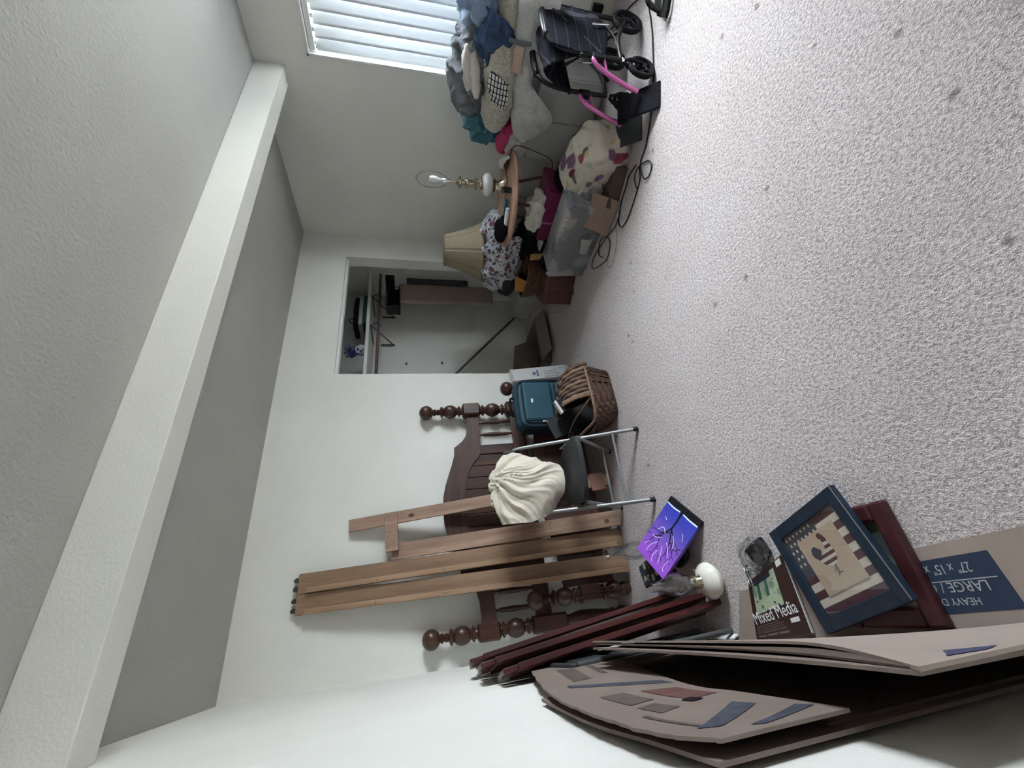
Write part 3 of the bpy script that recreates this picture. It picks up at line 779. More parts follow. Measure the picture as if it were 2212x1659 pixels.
ctrl = [[(.74, -.46, .64), (.85, -.455, .60), (.95, -.46, .62), (1.03, -.47, .60), (1.10, -.48, .64)],
        [(.72, -.47, .78), (.83, -.46, .80), (.95, -.46, .81), (1.05, -.475, .80), (1.12, -.49, .76)],
        [(.715, -.52, .855), (.82, -.515, .885), (.93, -.52, .895), (1.03, -.525, .88), (1.125, -.535, .82)],
        [(.705, -.59, .80), (.82, -.61, .82), (.93, -.63, .82), (1.04, -.62, .80), (1.13, -.59, .765)],
        [(.70, -.62, .70), (.82, -.66, .69), (.93, -.68, .69), (1.03, -.665, .68), (1.10, -.62, .68)],
        [(.735, -.625, .60), (.83, -.67, .57), (.92, -.69, .565), (1.0, -.675, .565), (1.055, -.64, .58)],
        [(.80, -.62, .52), (.86, -.655, .475), (.92, -.67, .462), (.98, -.66, .462), (1.02, -.635, .47)]]
fn_ = patch(ctrl); k0 = Vector((.985, -.60, .885))
def drape(u, v):
    p = fn_(u, v); e = .01
    n_ = (fn_(min(u + e, 1), v) - fn_(max(u - e, 0), v)).cross(fn_(u, min(v + e, 1)) - fn_(u, max(v - e, 0))).normalized()
    if n_.y > 0 and v > .35: n_ = -n_
    d = p - k0; r_ = sqrt(d.x * d.x + d.z * d.z); th = math.atan2(d.z, d.x)
    w_ = noise.noise(Vector((p.x * 5, p.z * 5, 1.7)))
    f1 = 1 - 2.2 * abs(noise.noise(Vector((th * 3.2 + 1.5 * w_, r_ * 1.5, .3))))
    f2_ = 1 - 2.2 * abs(noise.noise(Vector((th * 8 + 2 * w_, r_ * 3, 4.3))))
    f3 = noise.noise(Vector((p.x * 24, p.y * 24, p.z * 24)))
    amp_ = min(r_ / .10, 1) * (1.15 - min(r_ / .5, 1) * .6)
    knot = max(0, 1 - r_ / .10)
    return p + n_ * (amp_ * (.026 * f1 + .011 * f2_) + .0025 * f3 + knot * .025 * (1 - 2 * abs(noise.noise(p * 30)))) + Vector((0, 0, knot * .012))
solo('draped_garment', G().grid(drape, 80, 100), M_cream, 'cream cloth draped in folds over the folding chair backrest', 'cloth', smooth=True, solid=.004)

# folded second chair hidden behind the cardboard
Mx, L = lean_M((.050, -1.06, .006), (.040, -1.30, .84), (0, -1, 0))
f2 = thing('folding_chair', 'folded grey-framed black chair leaning on the left wall behind the cardboard', 'chair', M=Mx)
for s in (-1, 1):
    part('leg', G().tube([(s * .10, 0, 0), (s * .10, 0, L)], R, 10), mat('shaded_tube', (.10, .105, .105), .5, .3), f2, smooth=True)  # tube grey darkened to imitate the deep shade behind the cardboard
part('top_bar', G().tube(bez([(-.10, 0, L), (-.08, 0, L + .02), (.08, 0, L + .02), (.10, 0, L)], 6), R, 10), M_seat, f2, smooth=True)
part('seat', G().box((-.09, -.012, .25), (.09, .006, .64)), M_seat, f2, bevel=.01)
part('backrest', G().box((-.09, -.008, .70), (.09, .008, .83)), M_seat, f2, bevel=.006)

# ================================================================== SUITCASE, MAILING BOX, BASKET
sc = thing('suitcase', 'teal soft-sided suitcase with two front pockets beside the basket', 'suitcase', M=T(1.60, -.36, 0) @ rz(-4))
part('body', G().box((-.195, -.085, .03), (.195, .085, .635)), M_teal, sc, bevel=.045)
part('side_panel', G().box((-.200, -.06, .07), (-.188, .075, .59)), M_teald, sc, bevel=.012)
for z0, z1, nm in ((.36, .585, 'upper'), (.09, .325, 'lower')):
    p = part('pocket', G().box((-.150, -.104, z0), (.165, -.07, z1)), M_teal, sc, bevel=.03)
    pts = []
    for i in range(40):
        a = 2 * pi * i / 40; c, s = cos(a), sin(a)
        pts.append((.0075 + .166 * math.copysign(abs(c) ** .35, c), -.088, (z0 + z1) / 2 + ((z1 - z0) / 2 + .006) * math.copysign(abs(s) ** .35, s)))
    part('zip', G().tube(pts, .0065, 6, True), M_teald, p, smooth=True)
part('piping', G().tube([(.185 * math.copysign(abs(cos(2 * pi * i / 48)) ** .28, cos(2 * pi * i / 48)), -.083, .333 + .292 * math.copysign(abs(sin(2 * pi * i / 48)) ** .28, sin(2 * pi * i / 48))) for i in range(48)], .007, 6, True), M_teald, sc, smooth=True)
part('badge', G().box((-.01, -.1055, .515), (.022, -.103, .53)), M_white, sc, label='small white badge')
part('zip_pull', G().box((-.165, -.1, .42), (-.150, -.094, .46)), M_chrome, sc)
part('handle', G().tube(bez([(-.07, 0, .635), (-.06, 0, .662), (.06, 0, .662), (.07, 0, .635)], 6), .009, 8), M_blkfab, sc, smooth=True)
for s in (-1, 1): part('wheel', G().lathe([(.03, -.012), (.03, .012)], 16, T(s * .17, .07, .03) @ ry(90)), M_rubber, sc)

mb = thing('mailing_box', 'tall flat white mailing box standing beside the teal suitcase', 'box', M=T(2.10, -.07, .006) @ ry(-6.0) @ rz(-3))
part('body', G().box((-.059, -.03, 0), (.059, .03, .553)), M_white, mb, bevel=.002)
part('end_flap', G().box((-.0595, -.0305, .535), (.0595, .0305, .554)), M_ivory, mb)
part('logo', G().box((-.012, -.0308, .33), (.012, -.0301, .352)).box((-.03, -.0308, .305), (.03, -.0301, .318)), mat('violet_print', (.10, .10, .30), .6), mb)
part('print', G().box((-.045, -.0307, .12), (-.035, -.0301, .25)).box((-.02, -.0307, .10), (-.010, -.0301, .25)).box((.005, -.0307, .13), (.013, -.0301, .25)).box((.03, -.0307, .06), (.036, -.0301, .16)), M_inkw, mb)
part('edge_stripe', G().box((-.0595, -.0309, .0), (-.055, -.0301, .553)), M_inkr, mb)

bk = thing('woven_basket', 'brown splint-woven basket with raised hood holding flat dark panels', 'basket', (1.53, -.59, 0))
def brim(t, z, k):
    """rounded rectangle loop of the basket at height z"""
    a = 2 * pi * t; c, s = cos(a), sin(a)
    rx_, ry_ = .195 + .05 * k, .145 + .045 * k
    x = rx_ * math.copysign(abs(c) ** .45, c); y = ry_ * math.copysign(abs(s) ** .45, s)
    return Vector((1.525 - .02 * k + x, -.595 + y, z))
rows = 7
for j in range(rows):
    zc = .018 + .175 * (j + .5) / rows; k0 = (j + .1) / rows; k1 = (j + .95) / rows; hh = .0115
    vs = []; n = 96
    for i in range(n):
        w = .006 * sin(2 * pi * i * 16 / n + pi * j)
        p0 = brim(i / n, zc - hh, k0); p1 = brim(i / n, zc + hh, k1); d = Vector((p0.x - 1.525, p0.y + .595, 0)).normalized()
        vs += [tuple(p0 + d * w), tuple(p1 + d * w), tuple(p1 + d * (w - .004)), tuple(p0 + d * (w - .004))]
    fs = []
    for i in range(n):
        a = i * 4; b = ((i + 1) % n) * 4
        for k in range(4): fs.append((a + k, a + (k + 1) % 4, b + (k + 1) % 4, b + k))
    part('splint', G().add(vs, fs), M_splint, bk, world=True, smooth=True)
for i in range(32):
    t_ = (i + .5) / 32
    p0 = brim(t_, .01, 0); p1 = brim(t_, .195, 1); d = Vector((p0.x - 1.525, p0.y + .595, 0)).normalized()
    tg = Vector((-d.y, d.x, 0)) * .010
    part('stake', G().hexa([tuple(p0 - tg), tuple(p0 + tg), tuple(p0 + tg - d * .003), tuple(p0 - tg - d * .003), tuple(p1 - tg), tuple(p1 + tg), tuple(p1 + tg - d * .003), tuple(p1 - tg - d * .003)]), M_splint, bk, world=True)
part('base', G().prism([(brim(i / 40, 0, 0).x, brim(i / 40, 0, 0).y) for i in range(40)], .002, .012), M_splint, bk, world=True)
loop = [brim(i / 60, .20 + .06 * max(0, cos(2 * pi * (i / 60 - .42))) ** 2, 1.02) for i in range(60)]
part('rim', G().tube([tuple(p) for p in loop], .010, 8, True), M_splintl, bk, world=True, smooth=True)
# hood: a woven half barrel over the right end
def hood(u, v, dr=0.):
    a = pi * u; r = .185 + dr
    return Vector((1.47 + .27 * v - .03 * sin(a), -.595 - r * cos(a), .175 + (.215 + dr - .06 * v) * sin(a) ** .8))
hd = part('hood', G().grid(lambda u, v: hood(u, v, -.006), 24, 6), M_splint, bk, world=True, smooth=True, solid=.004)
for j in range(8):
    v0 = j / 8 + .01; v1 = (j + 1) / 8 - .01
    g = G().grid(lambda u, v: hood(u, v0 + (v1 - v0) * v, .004 * sin(u * 40 + j * pi)), 60, 1)
    part('splint', g, M_splintl if j % 3 == 0 else M_splint, hd, world=True, smooth=True, solid=.004)
part('hood_rim', G().tube([tuple(hood(i / 30, 0)) for i in range(31)], .010, 8), M_splintl, hd, world=True, smooth=True)
part('handle', G().strip(bez([(1.475, -.775, .18), (1.42, -.74, .235), (1.36, -.64, .285), (1.30, -.50, .30), (1.29, -.44, .25)], 8), .03, (.5, -.3, .8), .006), M_splintl, bk, world=True, smooth=True)
solo('picture_frame', G().box((-.048, -.011, 0), (.048, .011, .34), lean_M((1.565, -.655, .10), (1.425, -.665, .43), (.8, 0, .4))[0]), M_dkgl, 'black slab with a pale outline sticking out of the basket', 'picture frame', bevel=.003)
part('edge_band', G().box((-.050, -.013, .325), (.050, .013, .343)), M_ivory, bpy.data.objects['picture_frame'], label='pale end strip')
ob = bpy.data.objects['edge_band']; me = ob.data
me.transform(Matrix.Translation(-bpy.data.objects['picture_frame'].location) @ lean_M((1.565, -.655, .10), (1.425, -.665, .43), (.8, 0, .4))[0])
solo('flat_panel', G().box((-.085, -.006, 0), (.085, .006, .36), lean_M((1.50, -.47, .08), (1.375, -.44, .415), (.8, 0, .4))[0]), M_seat, 'dull grey flat panel leaning out of the basket beside the black slab', 'panel', bevel=.003)

# ================================================================== CARDBOARD BY THE LEFT WALL
def sheet(pts_bot, pts_top, n=24, m=8, jag=0.):
    """thin sheet between a bottom curve and a top curve"""
    B = bez(pts_bot, 12); Tp = bez(pts_top, 12)
    def at(L, u):
        x = min(u * (len(L) - 1), len(L) - 1.0001); i = int(x); return L[i].lerp(L[i + 1], x - i)
    def fn(u, v):
        p = at(B, u).lerp(at(Tp, u), v)
        if jag and v > .999: p = p + Vector((0, 0, jag * noise.noise(Vector((u * 30, 1, 2)))))
        return p
    return fn, G().grid(fn, n, m)
def on_sheet(fn, quads, off=.0034, eps=.02):
    """flat printed patches lying on a sheet: quads are lists of four (u,v)"""
    g = G()
    for q in quads:
        n = 10
        def f2(a, b):
            (u0, v0), (u1, v1), (u2, v2), (u3, v3) = q
            u = (u0 * (1 - a) + u1 * a) * (1 - b) + (u3 * (1 - a) + u2 * a) * b
            v = (v0 * (1 - a) + v1 * a) * (1 - b) + (v3 * (1 - a) + v2 * a) * b
            p = fn(u, v); nrm = (fn(min(u + eps, 1), v) - fn(max(u - eps, 0), v)).cross(fn(u, min(v + eps, 1)) - fn(u, max(v - eps, 0))).normalized()
            if nrm.x < 0: nrm = -nrm
            return p + nrm * off
        g.grid(f2, n, n)
    return g

ct = thing('flattened_carton', 'flattened moving carton with a blue LARGE label lying along the left wall', 'cardboard', (.12, -1.9, 0))
TH = .005
part('floor_panel', G().hexa([(.014, -2.85, .001), (.262, -2.85, .001), (.240, -2.0, .001), (.012, -2.0, .001), (.014, -2.85, .006), (.262, -2.85, .006), (.240, -2.0, .006), (.012, -2.0, .006)])
     .hexa([(.012, -2.0, .001), (.240, -2.0, .001), (.195, -1.31, .001), (.012, -1.20, .001), (.012, -2.0, .006), (.240, -2.0, .006), (.195, -1.31, .006), (.012, -1.20, .006)]), M_cardl, ct, world=True)
fnA, g = sheet([(.012, -1.36, .008), (.014, -1.50, .008), (.024, -1.69, .008), (.039, -2.0, .008), (.056, -2.23, .008), (.080, -2.45, .008), (.099, -2.615, .008)], [(.102, -1.364, .728), (.102, -1.74, .692), (.102, -2.12, .660), (.102, -2.27, .655), (.102, -2.40, .692), (.100, -2.55, .764), (.100, -2.615, .800)], 40, 12)
part('wall_panel', g, M_cardl, ct, world=True, solid=TH)
fnB, g = sheet([(.014, -1.56, .008), (.020, -2.0, .008), (.045, -2.3, .008), (.085, -2.60, .008)], [(.094, -1.554, .800), (.094, -2.11, .771), (.094, -2.43, .776), (.094, -2.606, .792)], 30, 8, .006)
part('back_panel', g, M_card, ct, world=True, solid=TH)
fnC, g = sheet([(.013, -1.45, .008), (.018, -1.8, .008), (.05, -2.25, .008), (.092, -2.605, .008)], [(.099, -1.46, .758), (.099, -2.0, .728), (.099, -2.35, .738), (.098, -2.606, .790)], 30, 8, .006)
part('inner_panel', g, M_cardd, ct, world=True, solid=.003)  # darker card colour paints in the shade between the carton layers
# blue label with lettering, read from the wall side
lx0, lx1, ly0, ly1 = .080, .209, -2.262, -1.95
part('label_patch', G().hexa([(.086, -2.258, .0062), (.212, -2.252, .0062), (.206, -1.95, .0062), (.076, -1.95, .0062), (.086, -2.258, .0068), (.212, -2.252, .0068), (.206, -1.95, .0068), (.076, -1.95, .0068)]), M_ink, ct, world=True)
ML = lambda x, y: frame((x, y, .0070), (0, 1, 0), (-1, 0, 0))       # text runs towards the closet, its top towards the wall
def lettering(nm, body, size, x, y, sx=1.):
    # letters stand with their feet towards the room
    return text(nm, body, size, frame((x, y, .0070), (.02, 1, 0), (-1, .02, 0)), M_inkw, ct, sx)
lettering('lettering', 'LARGE / GRANDE', .034, .150, -2.215, .92)
lettering('lettering', 'HEAVY DUTY', .024, .114, -2.178, .92)
lettering('lettering', '27" x 15" x 16"', .034, .193, -2.200, .72)
part('label_rule', G().box((.1535, -2.24, .0068), (.1560, -1.96, .0073)), M_inkw, ct, world=True)
part('crease_print', on_sheet(fnA, [[(.22, .012), (1, .012), (1, .028), (.22, .028)], [(.22, .045), (1, .045), (1, .062), (.22, .062)]]), M_inkp, ct, world=True)
part('side_print', on_sheet(fnA, [[(.86, .88), (.93, .80), (.96, .84), (.93, .92)]]), M_inkp, ct, world=True)

c2 = thing('flattened_carton', 'tall flattened carton with faint prints leaning on the left wall at the back', 'cardboard', (.03, -1.9, 0))
fnD, g = sheet([(.012, -1.16, .006), (.012, -1.8, .006), (.012, -2.38, .006)], [(.018, -1.42, .66), (.018, -2.04, .80), (.018, -2.42, .78)], 30, 8)
part('lower_panel', g, M_cardd, c2, world=True, solid=TH)  # dark card colour stands in for the unlit lower part of the carton
fnE, g = sheet([(.034, -1.375, .643), (.038, -2.04, .785), (.040, -2.25, .785), (.036, -2.447, .758)], [(.036, -1.03, .912), (.034, -1.83, 1.037), (.036, -2.30, 1.032), (.037, -2.455, .975)], 44, 12, .006)
part('upper_flap', g, M_card, c2, world=True, solid=TH)
for q_ in [[(.12, .55), (.24, .52), (.26, .70), (.14, .74)], [(.08, .35), (.20, .32), (.20, .38), (.08, .41)]]: part('print', on_sheet(fnE, [q_]), M_inkg, c2, world=True)
for q_ in [[(.30, .08), (.335, .05), (.31, .80), (.29, .80)], [(.72, .25), (.78, .20), (.86, .75), (.82, .85)], [(.86, .10), (.90, .05), (.95, .60), (.92, .65)]]: part('print', on_sheet(fnE, [q_]), mat('worn_ink', (.05, .055, .075), .85, var=.4, vs=40), c2, world=True)
for q_ in [[(.40, .12), (.60, .10), (.60, .34), (.40, .38)]]: part('print', on_sheet(fnE, [q_]), M_inkr, c2, world=True)
for q_ in [[(.40, .50), (.52, .48), (.54, .70), (.42, .72)], [(.56, .55), (.64, .52), (.65, .70), (.57, .72)], [(.64, .80), (.84, .76), (.84, .80), (.64, .84)]]: part('print', on_sheet(fnE, [q_]), M_inkg, c2, world=True)
fnF, g = sheet([(.006, -1.35, .006), (.006, -2.0, .006), (.006, -2.40, .006)], [(.013, -1.75, 1.04), (.014, -2.10, 1.035), (.014, -2.30, 1.005), (.014, -2.452, .985)], 30, 10, .01)
part('back_panel', g, M_card, c2, world=True, solid=.006)
part('tape_scrap', on_sheet(fnE, [[(.58, .30), (.63, .28), (.63, .38), (.59, .40)]], .004), M_chrome, c2, world=True, label='shiny scrap of packing tape')
solo('paper_scrap', G().hexa([(.03, -.80, .002), (.036, -.80, .002), (.036, -1.20, .002), (.03, -1.20, .002), (.018, -.80, .03), (.024, -.80, .03), (.024, -1.20, .03), (.018, -1.20, .03)]), M_white, 'narrow white strip of paper along the wall beside the drawing pad', 'paper')

# ================================================================== SMALL THINGS BY THE LEFT WALL
# drawing pad
A = Vector((.222, -1.405, .0)); Bq = Vector((.297, -1.64, .0)); Cq = Vector((.040, -1.628, .0)); Dq = Vector((.012, -1.335, .0))
pd = thing('drawing_pad', 'brown-covered Mixed Media drawing pad lying on the carton by the wall', 'drawing pad', (.15, -1.5, .007))
mid = (A + Bq + Cq + Dq) / 4
def pq(s, z): return [tuple(mid + (p - mid) * s + Vector((0, 0, z))) for p in (A, Dq, Cq, Bq)]
g = G().hexa(pq(1.0, .0072) + pq(1.0, .0105)); part('back_board', g, M_cardd, pd, world=True)
g = G().hexa(pq(1.0, .0105) + [(p[0] + .001, p[1] - .004, p[2]) for p in pq(1.0, .0215)]); part('pages', g, M_white, pd, world=True)
M_cover = mat('brown_cover', (.040, .018, .014), .4, var=.12, vs=20)
g = G().hexa(pq(1.0, .0215) + pq(1.0, .0225)); part('cover', g, M_cover, pd, world=True)
def padpt(u, v, z=.0228):      # u along reading direction (towards the camera), v from foot of the page upwards
    return Dq.lerp(Cq, u).lerp(A.lerp(Bq, u), v) + Vector((0, 0, z))
def padquad(g, u0, u1, v0, v1, z=.0228):
    return g.add([padpt(u0, v0, z), padpt(u1, v0, z), padpt(u1, v1, z), padpt(u0, v1, z)], [(0, 1, 2, 3)])
M_art = pattern('pad_art', (.42, .50, .34), [((.05, .06, .10), .2, 1.5), ((.20, .32, .24), .3, .8), ((.60, .60, .50), .25, 1.2)], 22, .5, .0002)
part('cover_art', padquad(G(), .10, .72, .42, .93), M_art, pd, world=True)
g = G(); M_artg = mat('art_green', (.05, .16, .12), .5, var=.4, vs=30)
for u in (.22, .42): padquad(g, u, u + .07, .62, .86, .0231)
part('art_stem', g, M_artg, pd, world=True)
part('art_pot', padquad(G(), .18, .60, .86, .93, .0231), mat('art_navy', (.02, .025, .06), .5), pd, world=True)
e1 = (padpt(1, .3) - padpt(0, .3)).normalized(); e2 = (padpt(.5, 1) - padpt(.5, 0))
text('lettering', 'Mixed Media', .060, frame(padpt(.045, .265, .0231), e1, e2), M_white, pd, .80)
g = G()
for i, (v, u1) in enumerate(((.225, .52), (.195, .62), (.165, .60), (.135, .66), (.112, .64))): padquad(g, .05, u1, v, v + .010)
padquad(g, .05, .22, .055, .085); padquad(g, .25, .45, .055, .085); padquad(g, .48, .66, .055, .085); padquad(g, .06, .34, .375, .395)
part('small_print', g, mat('faint_print', (.16, .12, .11), .5), pd, world=True)
part('sticker', padquad(padquad(G(), .74, .90, .165, .225), .80, .93, .90, .985), M_white, pd, world=True)

# flag and rooster picture in a navy frame
A = Vector((.372, -1.655, .050)); Bq = Vector((.452, -2.015, .080)); Cq = Vector((.125, -2.070, .085)); Dq = Vector((.040, -1.715, .055))
ctr = (A + Bq + Cq + Dq) / 4; e1 = ((Bq - A) + (Cq - Dq)).normalized(); e2 = ((A - Dq) + (Bq - Cq)); FM = frame(ctr, e1, e2)
fw, fh = .366, .342
pf = thing('picture_frame', 'navy framed flag and rooster picture lying on the maroon frame', 'picture frame', M=FM)
bw = .042
for nm, lo_, hi_ in (('frame_side', (-fw / 2, -fh / 2, -.022), (-fw / 2 + bw, fh / 2, .0)), ('frame_side', (fw / 2 - bw, -fh / 2, -.022), (fw / 2, fh / 2, .0)), ('frame_side', (-fw / 2 + bw, -fh / 2, -.022), (fw / 2 - bw, -fh / 2 + bw, .0)), ('frame_side', (-fw / 2 + bw, fh / 2 - bw, -.022), (fw / 2 - bw, fh / 2, .0))):
    part(nm, G().box(lo_, hi_), M_navy, pf, bevel=.003)
part('edge_bead', G().tube([(fw / 2 - .002, -fh / 2 + .002, .001), (fw / 2 - .002, fh / 2 - .002, .001)], .0016, 6), M_gray, pf)
iw, ih = fw - 2 * bw, fh - 2 * bw
M_cr = mat('flag_cream', (.56, .53, .45), .7, var=.05, vs=40); M_st = mat('flag_wine', (.075, .030, .042), .7, var=.15, vs=40); M_un = mat('flag_navy', (.030, .042, .065), .7, var=.2, vs=60)
M_mat = mat('kraft_mat', (.46, .36, .27), .8, var=.06, vs=60); M_roost = mat('rooster_wine', (.095, .03, .04), .7, var=.2, vs=60)
def rect(g, x0, x1, y0, y1, z): return g.add([(x0, y0, z), (x1, y0, z), (x1, y1, z), (x0, y1, z)], [(0, 1, 2, 3)])
PZ = -.010
g = G(); ns = 11
for i in range(ns):
    g.cur = 1 if i % 2 == 0 else 0
    y1 = ih / 2 - ih * i / ns; rect(g, -iw / 2, iw / 2, y1 - ih / ns, y1, PZ)
part('flag_print', g, [M_cr, M_st], pf)
part('flag_union', rect(G(), -iw / 2, iw / 2 - .40 * iw, ih / 2 - ih * 6 / ns, ih / 2, PZ + .0004), M_un, pf)
g = G()
for i in range(8):
    for j in range(5):
        x = -iw / 2 + .011 + .022 * i + (.009 if j % 2 else 0); y = ih / 2 - .012 - .0225 * j
        if x > iw * .1 - .006: continue
        g.add([(x + (.0082 if k % 2 == 0 else .0034) * sin(pi * k / 5), y + (.0082 if k % 2 == 0 else .0034) * cos(pi * k / 5), PZ + .0008) for k in range(10)] + [(x, y, PZ + .0008)], [(k, (k + 1) % 10, 10) for k in range(10)])
part('flag_stars', g, M_cr, pf)
mw, mh = iw * .66, ih * .68
part('mat_card', G().box((-mw / 2 + .006, -mh / 2 + .004, PZ + .0008), (mw / 2 + .006, mh / 2 + .004, PZ + .0022)), M_mat, pf)
# rooster
body = [(-.050, .020), (-.046, .034), (-.032, .040), (-.020, .034), (-.012, .020), (-.002, .016), (.006, .026), (.010, .040), (.008, .050), (.013, .058), (.020, .056), (.026, .048), (.030, .036), (.034, .018), (.034, .002), (.028, -.012), (.016, -.022), (.004, -.026), (-.012, -.024), (-.028, -.016), (-.040, -.004), (-.048, .008)]
RK = 1.30
body = [((x * .78 + .006) * RK, (y * .82 + .008) * RK) for x, y in body]
def clip(poly, lo_, hi_):
    def cut(P, f):
        out = []
        for p, q in zip(P, P[1:] + P[:1]):
            a, b = f(p), f(q)
            if a >= 0: out.append(p)
            if (a >= 0) != (b >= 0):
                t_ = a / (a - b); out.append((p[0] + (q[0] - p[0]) * t_, p[1] + (q[1] - p[1]) * t_))
        return out
    P = cut(poly, lambda p: p[1] - lo_)
    return cut(P, lambda p: hi_ - p[1]) if P else []
g = G(); yb, yt = min(p[1] for p in body), max(p[1] for p in body); nsr = 9
g = G()
import mathutils.geometry as mg
def fillpoly(g, poly, z):
    tri = mg.tessellate_polygon([[Vector((x, y, 0)) for x, y in poly]])
    return g.add([(x, y, z) for x, y in poly], [tuple(t_) for t_ in tri])
for i in range(nsr):
    P = clip(body, yb + (yt - yb) * i / nsr, yb + (yt - yb) * (i + 1) / nsr)
    if len(P) > 2:
        g.cur = i % 2; fillpoly(g, P, PZ + .0026)
part('rooster_body', g, [M_cr, M_roost], pf)
tail = [(-.036, .018), (-.040, .030), (-.034, .040), (-.022, .043), (-.012, .036), (-.006, .024), (-.014, .016), (-.026, .014)]
part('rooster_tail', fillpoly(G(), [(x * RK, y * RK) for x, y in tail], PZ + .0029), M_un, pf)
part('rooster_comb', fillpoly(G(), [(x * RK, y * RK) for x, y in [(.008, .052), (.006, .060), (.012, .064), (.020, .062), (.026, .054), (.030, .044), (.026, .036), (.020, .044)]], PZ + .0029), M_roost, pf)
g = G().strip([(.010, -.012, PZ + .0026), (.009, -.030, PZ + .0026)], .004).strip([(.009, -.030, PZ + .0026), (.002, -.036, PZ + .0026)], .0025).strip([(.009, -.030, PZ + .0026), (.020, -.032, PZ + .0026)], .0025).strip([(.004, -.016, PZ + .0026), (.001, -.028, PZ + .0026)], .0025)
g.v = [(x * RK, y * RK, z_) for x, y, z_ in g.v]
part('rooster_leg', g, mat('print_taupe', (.16, .11, .09), .7), pf)
part('glazing', G().box((-iw / 2, -ih / 2, PZ + .004), (iw / 2, ih / 2, PZ + .0055)), M_pane, pf)
part('backing', G().box((-fw / 2 + .01, -fh / 2 + .01, -.020), (fw / 2 - .01, fh / 2 - .01, PZ - .001)), M_cardd, pf)

# maroon frame below
MM = T(.218, -1.950, .0075) @ rz(-1.5)
mf = thing('picture_frame', 'dark maroon frame lying under the navy framed picture', 'picture frame', M=MM)
for lo_, hi_ in (((-.165, -.145, 0), (.165, -.095, .030)), ((-.165, .095, 0), (.165, .145, .030)), ((-.165, -.095, 0), (-.112, .095, .030)), ((.112, -.095, 0), (.165, .095, .030))):
    part('frame_side', G().box(lo_, hi_), M_maroon, mf, bevel=.009)
part('print', G().box((-.113, -.096, .008), (.113, .096, .012)), pattern('landscape_print', (.10, .11, .09), [((.30, .22, .16), .3, .3), ((.04, .05, .05), .3, .5)], 14), mf)

# purple painted canvas with a bare tree
A = Vector((.552, -.782, .170)); Bq = Vector((.600, -1.100, .026)); Cq = Vector((.428, -1.278, .020)); Dq = Vector((.371, -.967, .168))
ctr = (A + Bq + Cq + Dq) / 4; e2 = ((A - Bq) + (Dq - Cq)); e1 = ((Bq - Cq) + (A - Dq))
cw = e1.length / 2; chh = e2.length / 2; CMt = frame(ctr, e1, e2)
cv = thing('painted_canvas', 'small purple to blue canvas painted with a bare tree, propped by the oil lamp', 'painting', M=CMt)
m = bpy.data.materials.new('canvas_paint'); t = nt(m); b = t.nodes['Principled BSDF']
sep = N(t, 'ShaderNodeSeparateXYZ'); t.links.new(coords(t), sep.inputs[0])
mr = N(t, 'ShaderNodeMapRange'); mr.inputs[1].default_value = -chh / 2; mr.inputs[2].default_value = chh / 2; t.links.new(sep.outputs[1], mr.inputs[0])
nz = noi(t, coords(t), 14.); md = N(t, 'ShaderNodeMath', operation='MULTIPLY_ADD'); t.links.new(nz, md.inputs[0]); md.inputs[1].default_value = .28; t.links.new(mr.outputs[0], md.inputs[2])
t.links.new(ramp(t, md.outputs[0], [(.15, (.018, .045, .36, 1)), (.48, (.07, .06, .40, 1)), (.66, (.16, .09, .46, 1)), (.98, (.30, .085, .58, 1))]), b.inputs['Base Color'])
b.inputs['Roughness'].default_value = .32; bump(t, b, noi(t, coords(t), 60.), .0008)
part('canvas', G().box((-cw / 2, -chh / 2, -.018), (cw / 2, chh / 2, 0)), m, cv, bevel=.002)
part('ground', G().box((-cw / 2 - .0006, -chh / 2 - .0006, -.0186), (cw / 2 + .0006, -chh / 2 + .034, .0008)), M_blk, cv)
M_snow = mat('white_paint', (.72, .80, .86), .4, var=.05)
g = G().strip(bez([(-cw / 2 + .004, -chh / 2 + .038, 0.0002), (-cw / 4, -chh / 2 + .040, .0002), (-.012, -chh / 2 + .036, .0002)], 6), .007).strip(bez([(.014, -chh / 2 + .036, .0002), (cw / 4, -chh / 2 + .041, .0002), (cw / 2 - .004, -chh / 2 + .037, .0002)], 6), .007)
for P in ([(-.03, -.02), (-.055, .0), (-.07, .03)], [(-.02, .03), (-.05, .05), (-.075, .085)], [(-.01, .06), (-.03, .10), (-.045, .14)], [(.02, .0), (.05, -.02), (.075, .01)], [(.025, .03), (.06, .05), (.09, .05)], [(.03, .06), (.06, .10), (.065, .14)], [(.0, .09), (.01, .13), (-.005, .16)],
          [(-.07, -.06), (-.085, -.05), (-.095, -.03)], [(.06, -.06), (.08, -.07)], [(-.09, .09), (-.085, .13), (-.10, .15)], [(.085, .09), (.10, .12)]):
    g.strip(bez([(x, y, .0006) for x, y in P], 5), [.0028] * (5 * (len(P) - 1) + 1))
part('snow', g, M_snow, cv)
g = G()
def br(x, y, a, L, w, d):
    x1, y1 = x + L * sin(a), y + L * cos(a)
    g.strip([(x, y, .0004), ((x + x1) / 2 + .006 * random.uniform(-1, 1), (y + y1) / 2, .0004), (x1, y1, .0004)], [w, w * .85, w * .65])
    if d > 0 and abs(x1) < cw / 2 - .01 and y1 < chh / 2 - .02:
        for s in (-1, 1): br(x1, y1, a + s * random.uniform(.3, .75), L * random.uniform(.6, .85), w * .6, d - 1)
random.seed(3); br(.002, -chh / 2 + .03, .0, .10, .014, 4); br(.0, -.04, -.9, .06, .006, 2); br(.0, -.02, .95, .06, .006, 2)
part('tree', g, M_blk, cv)

